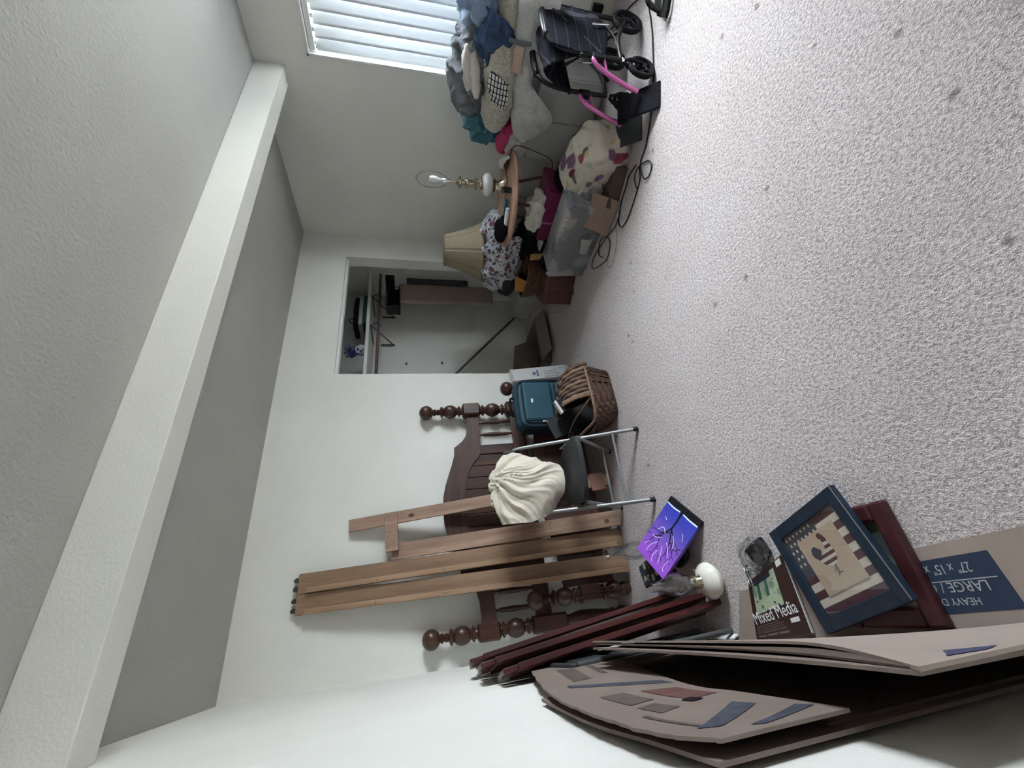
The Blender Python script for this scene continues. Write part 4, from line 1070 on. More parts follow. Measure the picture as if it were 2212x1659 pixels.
# clear glass chimney standing behind the canvas
def shell(prof, th=.0018, n=28, M=None):
    inner = [(max(r - th, .0005), z) for r, z in reversed(prof)]
    return G().lathe(prof + inner, n, M, cap=False)
solo('glass_chimney', shell([(.030, .0), (.033, .02), (.048, .07), (.052, .11), (.044, .16), (.030, .20), (.022, .235), (.021, .25), (.028, .275), (.040, .295)], .002, 28, T(.475, -.66, .0)), M_glass, 'clear glass lamp chimney with flared rim standing behind the canvas', 'glass chimney', smooth=True, angle=180)

# oil lamp
ol = thing('oil_lamp', 'small oil lamp with white china font and clear chimney by the canvas', 'oil lamp', (.255, -1.185, 0))
part('font', G().lathe([(.030, 0), (.048, .006), (.072, .026), (.080, .046), (.074, .064), (.052, .084), (.026, .094), (.0, .095)], 32, T(.255, -1.185, 0)), M_porc, ol, world=True, smooth=True)
part('burner', G().lathe([(.022, .090), (.026, .096), (.022, .104), (.026, .110), (.022, .118), (.030, .126), (.032, .134), (.020, .138)], 20, T(.255, -1.185, 0)), M_brass, ol, world=True, smooth=True)
part('wick_knob', G().tube([(.277, -1.19, .112), (.305, -1.20, .112)], .003, 6).lathe([(.010, 0), (.010, .004)], 12, T(.305, -1.20, .112) @ ry(90)), M_brass, ol, world=True)
part('chimney', shell([(.026, .134), (.030, .15), (.048, .19), (.052, .215), (.044, .25), (.028, .29), (.021, .325), (.021, .345)], .002, 28, T(.255, -1.185, 0)), M_glass, ol, world=True, smooth=True, angle=180)

# dark flowered tin, navy bowl
tb = thing('flowered_tin', 'small dark box printed with pale flowers beside the oil lamp', 'box', M=T(.345, -.78, 0) @ rz(12))
part('body', G().box((-.055, -.085, 0), (.055, .085, .115)), M_boxflor, tb, bevel=.008)
part('lid', G().box((-.058, -.088, .105), (.058, .088, .125)), M_boxflor, tb, bevel=.006)
solo('dark_bowl', G().lathe([(.030, 0), (.036, .004), (.058, .03), (.068, .055), (.065, .056), (.054, .031), (.030, .008), (.0, .007)], 28, T(.40, -1.00, .0)), M_navy, 'dark navy bowl half hidden under the painted canvas', 'bowl', smooth=True)
solo('glass_stopper', G().lathe([(.0, 0), (.010, .003), (.014, .016), (.010, .026), (.016, .034), (.010, .046), (.0, .05)], 16, T(.345, -.93, .0)), M_glass, 'small clear glass stopper on the carpet between lamp and canvas', 'stopper', smooth=True)

# black and clear plastic package with two silver sticks
pk = thing('plastic_package', 'crumpled clear plastic package with black contents on the carpet by the pad', 'package', (.325, -1.50, 0))
kM = T(.322, -1.520, .002) @ rz(24)
part('contents', G().hexa([tuple(kM @ Vector(p)) for p in ((-.045, -.055, 0), (.040, -.062, 0), (.046, .050, 0), (-.040, .060, 0), (-.030, -.040, .048), (.018, -.048, .062), (.030, .030, .050), (-.026, .042, .030))]), M_dkgl, pk, world=True, bevel=.012)
part('film', blob((.320, -1.51, .034), (.048, .068, .034), .012, 16, 9, (0, 0, 24), flat=.002, n=15, m=9, sq=.85), M_film, pk, world=True)
for dx in (0, .016):
    part('strip', G().tube(bez([(.268 + dx * .6, -1.455 - dx * 2.2, .03), (.29 + dx * .6, -1.465 - dx * 2.2, .066), (.335 + dx * .6, -1.49 - dx * 2.2, .074), (.368 + dx * .6, -1.52 - dx * 2.2, .05)], 6), .0026, 6), M_chrome, pk, world=True, smooth=True)
    part('stick', G().box((.205 + dx * .2, -1.425 - dx, .024), (.285 + dx * .2, -1.418 - dx, .030)), M_chrome, pk, world=True)

# ================================================================== TRANSPORT CHAIR (folded) UNDER THE CLOTHES
def brickm(name, c1, c2, bw, rh, mort, perm=(1, 2, 0)):
    m = bpy.data.materials.new(name); t = nt(m); b = t.nodes['Principled BSDF']
    sp = N(t, 'ShaderNodeSeparateXYZ'); cb_ = N(t, 'ShaderNodeCombineXYZ'); t.links.new(coords(t), sp.inputs[0])
    t.links.new(sp.outputs[perm[0]], cb_.inputs[0]); t.links.new(sp.outputs[perm[1]], cb_.inputs[1])
    br_ = N(t, 'ShaderNodeTexBrick'); br_.offset = 0.; t.links.new(cb_.outputs[0], br_.inputs['Vector'])
    br_.inputs['Scale'].default_value = 1.; br_.inputs['Brick Width'].default_value = bw; br_.inputs['Row Height'].default_value = rh; br_.inputs['Mortar Size'].default_value = mort
    br_.inputs['Color1'].default_value = (*c1, 1); br_.inputs['Color2'].default_value = (*c1, 1); br_.inputs['Mortar'].default_value = (*c2, 1)
    t.links.new(br_.outputs['Color'], b.inputs['Base Color']); b.inputs['Roughness'].default_value = .9; b.inputs['Specular IOR Level'].default_value = .08
    return m
M_plaid = brickm('dark_plaid', (.010, .011, .016), (.05, .05, .062), .075, .065, .0022)
M_check = brickm('black_net_check', (.62, .62, .60), (.02, .02, .022), .032, .020, .0032)
wf_, ws_ = Vector((-.983, .187, 0)), Vector((.187, .983, 0)); wb = Vector((3.26, -2.12, 0))
def wp(a, b, z): return tuple(wb + wf_ * a + ws_ * b + Vector((0, 0, z)))      # a forward, b towards the closet, z up
wc = thing('transport_chair', 'black folded transport chair with pink leg rests under the clothes heap', 'wheelchair', (3.06, -2.08, 0))
def wheel(a, b, r, w=.028):
    Mw = axis_M(wp(a, b, r), ws_)
    prof = [(r * .78, -w / 2), (r * .95, -w / 2), (r, -w / 4), (r, w / 4), (r * .95, w / 2), (r * .78, w / 2), (r * .72, 0), (r * .78, -w / 2)]
    wh = part('wheel', G().lathe(prof, 32, Mw, cap=False), M_rubber, wc, world=True, smooth=True)
    g = G()
    for k in range(5):
        q = Mw @ Matrix.Rotation(2 * pi * k / 5 + .3, 4, 'Z')
        g.hexa([tuple(q @ Vector(p)) for p in ((.012, -.014, -.007), (r * .76, -.009, -.006), (r * .76, .009, -.006), (.012, .014, -.007), (.012, -.014, .007), (r * .76, -.009, .006), (r * .76, .009, .006), (.012, .014, .007))])
    g.lathe([(.020, -w * .6), (.020, w * .6)], 16, Mw)
    part('spokes', g, M_blk, wh, world=True)
    return wh
HB = .105
for b in (-HB, HB):
    wheel(0.0, b, .095)
    wheel(.395, b, .080)
    sgn = 1 if b > 0 else -1
    part('caster_fork', G().tube([wp(.395, b + .022, .08), wp(.375, b + .022, .15), wp(.36, b, .185)], .010, 8).tube([wp(.395, b - .022, .08), wp(.375, b - .022, .15), wp(.36, b, .185)], .010, 8), M_blk, wc, world=True, smooth=True)
    part('caster_bolt', G().lathe([(.014, 0), (.014, .012), (.008, .018)], 12, T(*wp(.36, b, .185))), M_chrome, wc, world=True)
    part('side_frame', G().tube(bez([wp(.36, b, .19), wp(.365, b, .40), wp(.34, b, .56), wp(.25, b, .64), wp(.05, b, .645), wp(.0, b, .62)], 8), .0125, 10), M_blk, wc, world=True, smooth=True)
    part('seat_tube', G().tube([wp(.38, b, .44), wp(-.03, b, .45)], .0125, 10), M_blk, wc, world=True, smooth=True)
    part('lower_tube', G().tube(bez([wp(.36, b, .20), wp(.20, b, .19), wp(.06, b, .14), wp(.0, b, .10)], 6), .0125, 10), M_blk, wc, world=True, smooth=True)
    part('back_post', G().tube(bez([wp(.0, b, .12), wp(-.01, b, .35), wp(-.02, b, .50), wp(-.03, b, .60), wp(-.05, b, .645)], 8), .0125, 10), M_blk, wc, world=True, smooth=True)
    part('arm_pad', G().box((-.11, -.022, 0), (.11, .022, .026), frame(wp(.16, b, .652), wf_, ws_)), M_blk, wc, world=True, bevel=.008)
    part('brake_lever', G().tube([wp(.10, b - .02, .24), wp(.13, b - .03, .30), wp(.15, b - .035, .36)], .006, 8), M_chrome, wc, world=True, smooth=True)
    part('rear_stay', G().tube(bez([wp(.0, b, .30), wp(.06, b, .27), wp(.16, b, .215), wp(.28, b, .20)], 6), .008, 8), M_chrome if b < 0 else M_blk, wc, world=True, smooth=True)
# folded cross brace and seat sling
part('cross_brace', G().tube([wp(.10, -HB, .16), wp(.16, HB, .46)], .010, 8).tube([wp(.22, HB, .16), wp(.16, -HB, .46)], .010, 8), M_blk, wc, world=True, smooth=True)
part('diagonal_brace', G().tube([wp(.02, -HB - .015, .60), wp(.36, -HB - .015, .33)], .009, 8), mat('dark_steel', (.06, .065, .07), .35, .6), wc, world=True, smooth=True)
ctrl = [[wp(-.03, -HB, .46), wp(-.03, -.03, .60), wp(-.03, .03, .60), wp(-.03, HB, .46)], [wp(.12, -HB, .45), wp(.12, -.035, .62), wp(.12, .035, .62), wp(.12, HB, .45)], [wp(.38, -HB, .44), wp(.38, -.03, .60), wp(.38, .03, .60), wp(.38, HB, .44)]]
part('seat_sling', cloth(ctrl, 20, 20, .006, 9, 1), M_plaid, wc, world=True, smooth=True, solid=.006)
ctrl = [[wp(.0, -HB - .012, .30), wp(.16, -HB - .022, .26), wp(.36, -HB - .012, .30)], [wp(.0, -HB - .013, .46), wp(.18, -HB - .028, .45), wp(.37, -HB - .013, .46)], [wp(.0, -HB - .012, .64), wp(.18, -HB - .020, .65), wp(.34, -HB - .012, .63)]]
part('side_panel', cloth(ctrl, 16, 16, .004, 9, 2), M_plaid, wc, world=True, smooth=True, solid=.005)
ctrl = [[wp(-.02, -HB, .50), wp(.03, 0, .50), wp(-.02, HB, .50)], [wp(-.03, -HB, .57), wp(.03, 0, .57), wp(-.03, HB, .57)], [wp(-.03, -HB, .64), wp(.02, 0, .64), wp(-.03, HB, .64)]]
part('back_sling', cloth(ctrl, 16, 12, .005, 9, 3), M_blkfab, wc, world=True, smooth=True, solid=.006)
for b, fz in ((-HB, 0.), (HB, .03)):
    lr = part('leg_rest', G().tube(bez([wp(.375, b, .365), wp(.40, b, .375), wp(.44, b + .01, .345), wp(.47, b + .03, .26), wp(.50, b + .045, .17), wp(.52, b + .055, .10)], 8), .0125, 10), M_pink, wc, world=True, smooth=True)
    part('hanger_link', G().tube([wp(.375, b, .31), wp(.455, b + .018, .30)], .009, 8), M_pink, lr, world=True, smooth=True)
    part('hanger_bracket', G().box((-.02, -.018, -.035), (.02, .018, .035), frame(wp(.375, b, .345), wf_, ws_)), M_blk, lr, world=True, bevel=.004)
    Mf = frame(wp(.56, b + .075, .065), (wf_ * .9 + ws_ * .35), (ws_ * .7 - wf_ * .25 + Vector((0, 0, .6))))
    fp = part('foot_plate', G().box((-.075, -.105, -.008), (.075, .105, .006), Mf), M_seat if b > 0 else M_blkfab, lr, world=True, bevel=.012)
    part('calf_strap', G().box((-.085, .08, -.02), (.085, .15, .012), Mf), M_blkfab, fp, world=True, bevel=.012)
    part('roller', G().lathe([(.012, -.07), (.012, .07)], 14, Mf @ T(0, -.108, .012) @ ry(90)), mat('grey_plastic', (.07, .075, .08), .35), fp, world=True, smooth=True)

# ================================================================== WHITE CABINET AND THE CLOTHES HEAP
wcab = thing('storage_cabinet', 'plain white storage cabinet behind the transport chair under the clothes', 'cabinet', (3.58, -1.52, 0))
part('body', G().box((3.42, -1.82, .01), (3.77, -1.22, .50)), M_ivory, wcab, world=True, bevel=.01)
part('door', G().box((3.408, -1.81, .03), (3.42, -1.525, .49)), M_ivory, wcab, world=True, bevel=.004)
part('door', G().box((3.408, -1.515, .03), (3.42, -1.23, .49)), M_ivory, wcab, world=True, bevel=.004)

ctrl = [[(3.52, -2.38, .70), (3.52, -2.1, .70), (3.52, -1.85, .68), (3.52, -1.6, .64), (3.50, -1.34, .57)],
        [(3.30, -2.38, .735), (3.29, -2.1, .72), (3.29, -1.85, .70), (3.29, -1.62, .67), (3.33, -1.40, .58)],
        [(3.215, -2.38, .66), (3.21, -2.07, .65), (3.22, -1.86, .66), (3.24, -1.63, .58), (3.31, -1.44, .53)],
        [(3.22, -2.38, .52), (3.22, -2.06, .55), (3.23, -1.84, .615), (3.26, -1.64, .405), (3.33, -1.50, .43)]]
solo('fuzzy_blanket', cloth(ctrl, 50, 40, .018, 7, 4.), M_fuzzy, 'white fuzzy blanket hanging down the front of the clothes heap', 'blanket', smooth=True, solid=.012, sub=1)
solo('fleece_blanket', blob((3.47, -1.86, .775), (.215, .44, .115), .030, 5.5, 8., (0, 0, 3), n=64, m=36, flat=.66), M_sherpa, 'cream sherpa fleece blanket folded in the middle of the clothes heap', 'blanket', smooth=True)
solo('grey_jacket', blob((3.56, -1.76, .93), (.155, .30, .145), .042, 8.5, 12., (8, 0, -6), n=90, m=56), M_grayfab, 'slate grey garment bunched on top of the clothes heap', 'garment', smooth=True)
solo('blue_shirt', blob((3.50, -2.20, .93), (.13, .20, .115), .040, 10., 15., (15, 0, 0), n=84, m=52), M_lblue, 'pale blue shirt lying on the heap nearest the window', 'garment', smooth=True)
ctrl = [[(3.40, -2.13, .95), (3.40, -2.03, .965), (3.40, -1.93, .95), (3.41, -1.85, .91)],
        [(3.33, -2.13, .88), (3.315, -2.03, .89), (3.325, -1.92, .885), (3.35, -1.84, .87)],
        [(3.31, -2.09, .80), (3.285, -2.01, .80), (3.29, -1.91, .80), (3.33, -1.82, .825)],
        [(3.33, -2.02, .76), (3.295, -1.98, .745), (3.30, -1.90, .755), (3.34, -1.80, .80)]]
solo('denim_garment', cloth(ctrl, 44, 44, .022, 12, 6.), M_denim, 'dark blue denim garment hanging over the fleece blanket', 'garment', smooth=True, solid=.01, sub=1)
for k, (z, x) in enumerate(((1.005, 3.395), (.955, 3.375))):
    solo('rolled_towel', blob((x, -1.785 + .02 * k, z), (.040, .135, .032), .007, 12, 20 + k, (-9, 0, 2), n=32, m=22), M_towel, ('upper' if k == 0 else 'lower') + ' of two rolled white towels tucked into the grey garment', 'towel', group='rolled towels on the clothes heap', smooth=True)
ctrl = [[(3.275, -1.845, .865), (3.275, -1.765, .875), (3.30, -1.685, .86)], [(3.225, -1.835, .81), (3.215, -1.745, .81), (3.235, -1.665, .80)], [(3.215, -1.805, .755), (3.205, -1.715, .745), (3.225, -1.645, .745)]]
solo('checked_scarf', cloth(ctrl, 24, 24, .008, 14, 2.), M_check, 'white cloth with black net check lying on the fleece blanket', 'scarf', smooth=True, solid=.006)
ctrl = [[(3.235, -2.02, .745), (3.225, -1.95, .75), (3.225, -1.88, .745)], [(3.205, -2.02, .69), (3.195, -1.95, .695), (3.20, -1.88, .69)]]
solo('peach_cloth', cloth(ctrl, 16, 10, .005, 12, 3.), M_peach, 'peach striped cloth peeking out under the denim garment', 'cloth', smooth=True, solid=.006)
solo('bag_strap', G().strip(bez([(3.245, -2.035, .79), (3.215, -2.04, .74), (3.195, -2.045, .69), (3.185, -2.05, .66)], 6), .022, (-1, 0, .3), .004), M_grayfab, 'grey strap hanging beside the peach cloth on the heap', 'strap', smooth=True)
solo('plastic_bag', blob((3.62, -1.37, .82), (.10, .145, .145), .030, 11, 30, n=72, m=48), M_tealbag, 'teal plastic bag stuffed at the closet end of the clothes heap', 'bag', smooth=True)
solo('pink_garment', blob((3.50, -1.345, .645), (.075, .135, .055), .016, 9, 33, (22, 0, 12), n=40, m=24), M_magenta, 'folded hot pink garment at the end of the clothes heap', 'garment', smooth=True)
solo('lace_cloth', blob((3.44, -1.31, .565), (.07, .115, .075), .016, 12, 35, (20, 0, 0), n=40, m=26), M_fuzzy, 'white fluffy cloth hanging below the hot pink garment', 'cloth', smooth=True)

# ================================================================== SIDE TABLE WITH LAMP
TX, TY, TZ = 3.13, -1.03, .645
tb = thing('side_table', 'round tan side table on thin splayed legs carrying the brass lamp', 'table', (TX, TY, 0))
part('top', G().lathe([(.30, TZ - .030), (.352, TZ - .024), (.362, TZ - .012), (.358, TZ), (.0, TZ)], 48, T(TX, TY, 0)), M_tan, tb, world=True, smooth=True, angle=30)
part('apron', G().lathe([(.16, TZ - .06), (.16, TZ - .028)], 24, T(TX, TY, 0)), M_tan, tb, world=True, smooth=True)
M_legw = wood('leg_wood', '3c2a20', '5f4636', 'z', 8)
for k in range(3):
    a = radians(205 + 120 * k)
    part('leg', G().tube([(TX + .13 * cos(a), TY + .13 * sin(a), TZ - .03), (TX + .30 * cos(a), TY + .30 * sin(a), .0)], [.013, .009], 8), M_legw, tb, world=True, smooth=True)
lx, ly = 3.21, -1.09
lp = thing('table_lamp', 'brass and white ceramic table lamp without shade on the side table', 'lamp', (lx, ly, TZ))
part('base', G().lathe([(.085, 0), (.085, .012), (.070, .022), (.055, .035), (.040, .060), (.034, .085), (.048, .090), (.052, .098), (.030, .105)], 28, T(lx, ly, TZ)), M_brass, lp, world=True, smooth=True)
part('ceramic_body', G().lathe([(.045, .105), (.072, .115), (.086, .135), (.088, .155), (.078, .178), (.050, .192), (.030, .195)], 32, T(lx, ly, TZ)), M_porcw, lp, world=True, smooth=True)
part('stem', G().lathe([(.030, .195), (.050, .200), (.052, .210), (.030, .222), (.044, .238), (.046, .246), (.024, .262), (.024, .300), (.036, .306), (.036, .314), (.022, .330), (.022, .352), (.044, .362), (.046, .374), (.020, .392), (.010, .400), (.010, .445)], 24, T(lx, ly, TZ)), M_brass, lp, world=True, smooth=True)
part('socket', G().lathe([(.017, .440), (.019, .448), (.019, .495), (.016, .505)], 18, T(lx, ly, TZ)), M_chrome, lp, world=True, smooth=True)
part('bulb', G().lathe([(.013, .500), (.015, .520), (.027, .550), (.031, .575), (.024, .600), (.0, .608)], 22, T(lx, ly, TZ)), M_porcw, lp, world=True, smooth=True, label='frosted white bulb')
hp = [(0, .015, .47), (0, .05, .50), (0, .066, .57), (0, .060, .64), (0, .03, .685), (0, 0, .695), (0, -.03, .685), (0, -.060, .64), (0, -.066, .57), (0, -.05, .50), (0, -.015, .47)]
part('harp', G().tube([Vector(p) + Vector((lx, ly, TZ)) for p in bez(hp, 6)], .0022, 6), M_brk, lp, world=True, smooth=True)
part('finial_screw', G().lathe([(.004, .695), (.006, .700), (.003, .71), (.002, .72)], 8, T(lx, ly, TZ)), M_brk, lp, world=True)
part('cord', G().tube(bez([(lx + .06, ly - .05, TZ + .004), (lx + .06, ly - .16, TZ + .004), (lx + .02, ly - .30, TZ + .003), (lx + .0, ly - .335, TZ - .05), (lx - .06, ly - .33, .45), (lx - .08, ly - .30, .36), (lx - .10, ly - .24, .34)], 6), .003, 6), M_blk, lp, world=True, smooth=True)
# on the table
ck = thing('desk_clock', 'small dark clock with open frame on the side table before the lamp', 'clock', M=T(3.02, -1.19, TZ) @ rz(35))
part('case', G().box((-.035, -.02, 0), (.035, .02, .07)), M_seat, ck, bevel=.004)
part('face', G().lathe([(.026, 0), (.026, .002)], 24, T(0, -.02, .037) @ rx(90)), M_blk, ck)
part('frame_rod', G().tube([(.035, -.02, .0), (.055, -.02, .0), (.055, -.02, .07), (.035, -.02, .07)], .003, 6), M_gray, ck)
solo('lotion_tube', G().lathe([(.014, 0), (.016, .01), (.016, .03), (.018, .035), (.016, .14), (.004, .16)], 14, T(2.93, -1.10, TZ + .0185) @ rz(110) @ ry(90)), M_white, 'white squeeze tube lying on the side table edge', 'tube', smooth=True)
solo('teal_box', G().box((-.02, -.07, 0), (.02, .07, .03), T(3.02, -1.03, TZ) @ rz(25)), M_tealbag, 'slim teal box lying behind the white tube on the side table', 'box', bevel=.003)
solo('black_glove', blob((2.93, -.90, TZ + .035), (.075, .10, .04), .014, 12, 4, n=36, m=22, flat=TZ + .001), M_blkfab, 'black knitted glove bunched on the closet end of the side table', 'glove', smooth=True)
solo('white_napkin', cloth([[(3.16, -1.36, TZ + .012), (3.28, -1.30, TZ + .012), (3.40, -1.22, TZ + .012)], [(3.24, -1.26, TZ + .03), (3.33, -1.22, TZ + .045), (3.44, -1.16, TZ + .035)], [(3.30, -1.18, TZ + .012), (3.38, -1.14, TZ + .014), (3.46, -1.08, TZ + .012)]], 20, 20, .008, 10, 5), M_towel, 'white cloth lying across the window end of the side table', 'cloth', smooth=True, solid=.004)

# ================================================================== THE PILE BY THE CLOSET
pb = thing('storage_bin', 'stacked pale plastic storage bin behind the pile supporting the lampshade', 'storage bin', (3.40, -.36, 0))
part('body', G().hexa([(3.14, -.62, 0), (3.74, -.62, 0), (3.74, -.06, 0), (3.14, -.06, 0), (3.10, -.66, .40), (3.77, -.66, .40), (3.77, -.04, .40), (3.10, -.04, .40)]), M_foam, pb, world=True, bevel=.02)
part('lid', G().box((3.08, -.675, .40), (3.78, -.03, .44)), M_ivory, pb, world=True, bevel=.012)
part('handle', G().tube(bez([(3.10, -.50, .30), (3.07, -.46, .27), (3.07, -.34, .27), (3.10, -.30, .30)], 6), .008, 8), M_foam, pb, world=True, smooth=True)
solo('floral_fabric', blob((3.16, -.47, .60), (.22, .34, .165), .040, 6, 41, (0, 8, 20), n=60, m=36, flat=.442), M_floral, 'heap of white floral fabric with grey and wine flowers under the lampshade', 'fabric', smooth=True)
ctrl = [[(3.02, -.85, .66), (3.02, -.74, .66), (3.02, -.62, .65)], [(2.98, -.82, .58), (2.99, -.72, .57), (3.0, -.60, .57)], [(2.98, -.80, .48), (3.0, -.70, .47), (3.02, -.58, .47)]]
solo('floral_scarf', cloth(ctrl, 20, 20, .02, 9, 43), M_floral, 'floral scarf hanging from the heap beside the side table leg', 'scarf', smooth=True, solid=.006)
solo('dark_cushion', blob((3.00, -.24, .52), (.10, .13, .085), .012, 7, 44, n=36, m=24, flat=.443), mat('plum_black', (.018, .008, .012), .8, var=.3), 'dark plum cushion at the closet end of the floral heap', 'cushion', smooth=True)
solo('black_blanket', blob((3.10, -.68, .40), (.09, .20, .085), .02, 8, 46, n=36, m=24), M_blkfab, 'black cloth squeezed below the floral heap', 'cloth', smooth=True)
# lampshade
sd = thing('lampshade', 'large beige bell lampshade resting on the floral fabric', 'lampshade', M=T(3.24, -.38, .745) @ rx(-3.5) @ ry(3.5))
prof = [(.265, 0), (.240, .05), (.212, .11), (.185, .18), (.162, .25), (.145, .31), (.138, .35)]
for k in range(8):
    a0, a1 = 2 * pi * k / 8 + .012, 2 * pi * (k + 1) / 8 - .012
    def gore(u, v):
        x = v * (len(prof) - 1); i = min(int(x), len(prof) - 2); t_ = x - i
        r = prof[i][0] * (1 - t_) + prof[i + 1][0] * t_; z = prof[i][1] * (1 - t_) + prof[i + 1][1] * t_
        a = a0 + (a1 - a0) * u; rr = r * (1 - .018 * sin(pi * u))
        return (rr * cos(a), rr * sin(a), z)
    part('panel', G().grid(gore, 8, 12), M_shade, sd, smooth=True, solid=.003)
    part('seam', G().tube([(r * cos(a1 + .012), r * sin(a1 + .012), z) for r, z in prof], .003, 6), M_shade, sd, smooth=True)
for r, z in ((.266, .002), (.139, .35)):
    part('trim_ring', G().tube([(r * cos(2 * pi * i / 40), r * sin(2 * pi * i / 40), z) for i in range(40)], .005, 6, True), mat('shade_trim', (.22, .15, .09), .8), sd, smooth=True)

# magenta box and what lies on it
mg_ = thing('gift_box', 'magenta box with a darker lid behind the silver scalloped box', 'box', (3.06, -1.05, 0))
part('body', G().box((2.92, -1.27, 0), (3.22, -.84, .30)), M_magbox, mg_, world=True, bevel=.006)
part('lid', G().box((2.912, -1.278, .30), (3.228, -.832, .375)), M_magbox, mg_, world=True, bevel=.006)
part('ribbon', G().box((2.908, -1.015, .0), (2.921, -1.0, .376)), M_pink, mg_, world=True)
solo('cream_cloth', blob((2.98, -1.06, .42), (.075, .13, .05), .032, 10, 52, (0, 0, 15), n=60, m=40, flat=.377), M_towel, 'crumpled cream cloth lying on the magenta box', 'cloth', smooth=True)
solo('black_box', G().box((2.955, -.915, .376), (3.16, -.84, .45)), M_blk, 'small black box on the closet end of the magenta box', 'box', bevel=.004)
solo('white_envelope', G().hexa([(2.93, -.80, .30), (3.15, -.78, .30), (3.15, -.70, .32), (2.93, -.69, .31), (2.93, -.80, .302), (3.15, -.78, .302), (3.15, -.70, .322), (2.93, -.69, .312)], ), M_white, 'white paper envelope sticking out beside the black box', 'envelope')
bpy.data.objects['white_envelope'].data.transform(Matrix.Translation((0, 0, 0)))
nb = thing('fabric_bin', 'dark navy cloth bin between the magenta box and the brown basket', 'bin', (3.0, -.70, 0))
part('body', G().hexa([(2.88, -.82, 0), (3.12, -.82, 0), (3.12, -.60, 0), (2.88, -.60, 0), (2.86, -.825, .29), (3.14, -.825, .29), (3.14, -.59, .29), (2.86, -.59, .29)]), M_navyfab, nb, world=True, bevel=.012)
solo('manila_envelope', G().hexa([(2.885, -.72, .27), (2.892, -.72, .27), (2.93, -.62, .27), (2.923, -.62, .27), (2.87, -.715, .40), (2.877, -.715, .40), (2.915, -.615, .38), (2.908, -.615, .38)]), M_yellow, 'creased yellow envelope standing in the navy bin', 'envelope')

# silver scalloped box
st = thing('scalloped_box', 'silver grey marbled box with a scalloped lip beside the loose cables', 'box', (2.73, -1.06, 0))
part('body', G().hexa([(2.625, -1.38, 0), (2.86, -1.38, 0), (2.86, -.75, 0), (2.615, -.75, 0), (2.605, -1.40, .30), (2.875, -1.40, .30), (2.875, -.735, .30), (2.60, -.735, .30)]), M_marble, st, world=True, bevel=.006)
n = 13
for k in range(n):
    y = -1.385 + .635 * (k + .5) / n
    part('scallop', G().lathe([(.020, -.003), (.020, .003)], 14, T(2.603, y, .306) @ ry(90)), M_marble, st, world=True)
part('label_patch', G().box((2.6115, -1.12, .05), (2.6145, -.98, .15), T(0, 0, 0)), M_foam, st, world=True)
# tan board and grey carton
solo('tan_board', G().hexa([(2.545, -1.505, .012), (2.55, -1.505, .010), (2.515, -1.245, .010), (2.51, -1.245, .012), (2.665, -1.475, .165), (2.67, -1.475, .163), (2.615, -1.235, .160), (2.61, -1.235, .162)]), mat('tan_card', (.27, .185, .14), .8, var=.08), 'small tan board propped against the silver scalloped box', 'board', bevel=.001)
solo('grey_carton', G().box((-.10, -.13, 0), (.10, .13, .075), T(2.70, -1.52, 0) @ rz(20)), M_cardd, 'low dark brown carton behind the tan board on the carpet', 'carton', bevel=.004)
solo('silver_tissue', blob((2.76, -1.42, .14), (.06, .07, .06), .02, 14, 57, n=32, m=20), M_marble, 'crumpled grey tissue paper between the tan board and the floral bag', 'tissue paper', smooth=True)

# russet trunk, brown basket
tk = thing('leather_box', 'russet leather box with a strap on the floor at the closet mouth', 'box', M=T(2.86, -.44, 0) @ rz(29.5))
part('body', G().box((-.22, -.115, 0), (.20, .155, .23)), M_redbox, tk, bevel=.008)
part('lid', G().box((-.225, -.12, .215), (.205, .16, .265)), M_redbox, tk, bevel=.008)
part('strap', G().box((-.2275, .0, .0), (-.224, .03, .23)), M_twig, tk)
part('strap', G().tube(bez([(-.226, .015, .02), (-.24, .03, .006), (-.26, .05, .005)], 6), .004, 6), M_twig, tk)
b2 = thing('wicker_basket', 'small brown wicker basket on the russet box holding folders', 'basket', (2.93, -.40, .266))
for j in range(6):
    zc = .276 + .022 * j; rr = 1 + .02 * j
    pts = []
    for i in range(64):
        a = 2 * pi * i / 64; c, s = cos(a), sin(a); w_ = 1 + .02 * sin(12 * a + pi * j)
        pts.append((2.93 + .125 * rr * w_ * math.copysign(abs(c) ** .6, c), -.40 + .165 * rr * w_ * math.copysign(abs(s) ** .6, s), zc))
    part('wicker_row', G().tube(pts, .011, 6, True), M_twig, b2, world=True, smooth=True)
part('floor', G().box((2.83, -.53, .2665), (3.03, -.27, .274)), M_twig, b2, world=True)
solo('orange_folder', G().hexa([(2.89, -.34, .275), (2.895, -.34, .275), (2.88, -.24, .275), (2.875, -.24, .275), (2.93, -.40, .47), (2.935, -.40, .47), (2.90, -.24, .44), (2.895, -.24, .44)]), M_orange, 'bright orange folder sticking up out of the wicker basket', 'folder')
solo('black_notebook', G().hexa([(2.91, -.36, .275), (2.95, -.36, .275), (2.94, -.22, .275), (2.90, -.22, .275), (2.95, -.38, .42), (2.99, -.38, .42), (2.96, -.22, .42), (2.92, -.22, .42)]), M_navyfab, 'dark notebook standing behind the orange folder in the wicker basket', 'notebook')

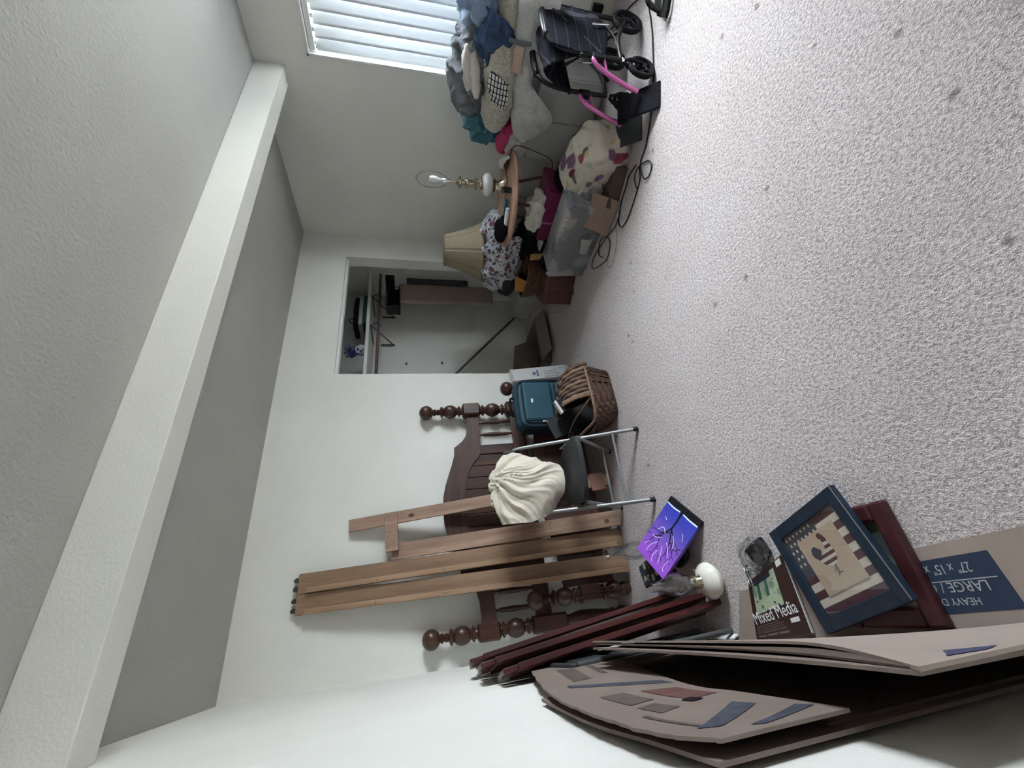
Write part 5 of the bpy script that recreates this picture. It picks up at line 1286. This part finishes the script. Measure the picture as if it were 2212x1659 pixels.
# floral tote and black bag
ft = thing('tote_bag', 'cream tote bag with red and green floral print slumped on the carpet', 'bag', (2.84, -1.58, 0))
part('body', blob((2.86, -1.57, .155), (.150, .25, .155), .022, 7, 61, (0, -14, -22), n=72, m=44, sq=.52, flat=.004), M_tote, ft, world=True, smooth=True)
part('piping', G().tube(bez([(2.80, -1.345, .215), (2.735, -1.42, .225), (2.715, -1.52, .235), (2.72, -1.62, .235), (2.745, -1.72, .215), (2.79, -1.79, .16)], 8), .010, 8), M_towel, ft, world=True, smooth=True)
solo('black_bag', blob((3.03, -1.30, .22), (.09, .17, .10), .02, 8, 63, n=44, m=28), M_navyfab, 'limp black bag lying between the floral tote and the side table', 'bag', smooth=True)
solo('tissue_scrap', blob((2.915, -1.29, .255), (.018, .022, .016), .006, 30, 2, n=16, m=10), M_towel, 'tiny pale paper scrap on the black bag', 'paper', smooth=True)

# ================================================================== CABLES
def cable(name, pts, label, r=.004, m=M_blk):
    P = bez(pts, 8)
    solo(name, G().tube([tuple(p) for p in P], r, 7), m, label, 'cable', smooth=True, origin=(pts[0][0], pts[0][1], 0))
z = .006
cable('power_cord', [(3.20, -2.315, z), (3.06, -2.265, z), (2.968, -2.219, z), (2.85, -2.155, z), (2.743, -2.081, z), (2.65, -2.001, z), (2.562, -1.889, z), (2.534, -1.80, z), (2.49, -1.77, z), (2.40, -1.77, z + .004), (2.372, -1.81, z), (2.40, -1.855, z), (2.46, -1.845, z), (2.52, -1.76, z + .006), (2.50, -1.70, z + .006), (2.43, -1.68, z)], 'long black power cord running along the carpet below the wheels')
cable('extension_lead', [(2.565, -1.75, z), (2.59, -1.66, z), (2.57, -1.611, z), (2.54, -1.52, z), (2.468, -1.421, z), (2.395, -1.42, z), (2.372, -1.50, z), (2.40, -1.62, z), (2.445, -1.73, z), (2.50, -1.775, z + .01)], 'black cable lying in one long loop before the tan board')
cable('charger_cable', [(2.50, -1.47, z), (2.471, -1.38, z), (2.491, -1.306, z), (2.538, -1.14, z), (2.56, -1.0, z), (2.515, -.935, z), (2.44, -1.02, z), (2.38, -1.16, z), (2.42, -1.255, z + .006), (2.50, -1.25, z + .009), (2.56, -1.16, z + .009), (2.50, -1.09, z + .007), (2.43, -1.12, z + .007)], 'thin black cable coiled in front of the silver scalloped box', .0035)
cable('thin_wire', [(2.47, -1.36, z), (2.38, -1.33, z), (2.30, -1.24, z), (2.285, -1.17, z), (2.33, -1.14, z), (2.40, -1.19, z), (2.43, -1.24, z + .01)], 'thin grey wire curling beside the coiled cable', .002, M_gray)
cable('wall_cable', [(3.775, -2.00, .012), (3.72, -2.02, .008), (3.62, -2.10, z), (3.50, -2.22, z), (3.36, -2.33, z), (3.30, -2.40, z)], 'black cable trailing from the wall behind the wheels')
pl = thing('wall_adapter', 'black plug adapter against the right wall above the baseboard', 'adapter', (3.785, -2.105, .107))
part('body', G().box((3.765, -2.135, .075), (3.80, -2.085, .145)), M_blk, pl, world=True, bevel=.004)
part('prong_plate', G().box((3.795, -2.15, .06), (3.80, -2.07, .16)), M_base, pl, world=True)
# chrome and black appliance at the picture's edge
ap = thing('steam_iron', 'shiny black and chrome appliance lying on the carpet at the window-side edge', 'appliance', M=T(3.02, -2.42, 0) @ rz(150))
g = G().prism([(-.12, -.05), (.02, -.055), (.10, -.03), (.135, 0), (.10, .03), (.02, .055), (-.12, .05)], 0, .014)
part('soleplate', g, M_chrome, ap, bevel=.003)
part('body', G().prism([(-.115, -.045), (.015, -.048), (.09, -.026), (.118, 0), (.09, .026), (.015, .048), (-.115, .045)], .0145, .06), M_dkgl, ap, bevel=.012)
part('handle', G().tube(bez([(-.10, 0, .055), (-.10, 0, .11), (-.04, 0, .13), (.05, 0, .12), (.08, 0, .06)], 6), .014, 10), M_dkgl, ap, smooth=True)
# dark red footstool just inside the lower corner of the view
fs_ = thing('footstool', 'dark maroon footstool corner at the window-side corner of the carpet foreground', 'footstool', (1.6, -3.25, 0))
part('cushion', G().box((1.285, -3.52, .05), (1.95, -2.985, .13)), M_maroon, fs_, world=True, bevel=.03)
part('frame', G().box((1.30, -3.50, .03), (1.93, -3.0, .06)), M_mahog, fs_, world=True, bevel=.006)
for x in (1.33, 1.90):
    for y in (-3.47, -3.03): part('leg', G().lathe([(.016, 0), (.022, .03), (.02, .05)], 12, T(x, y, 0)), M_mahog, fs_, world=True, smooth=True)
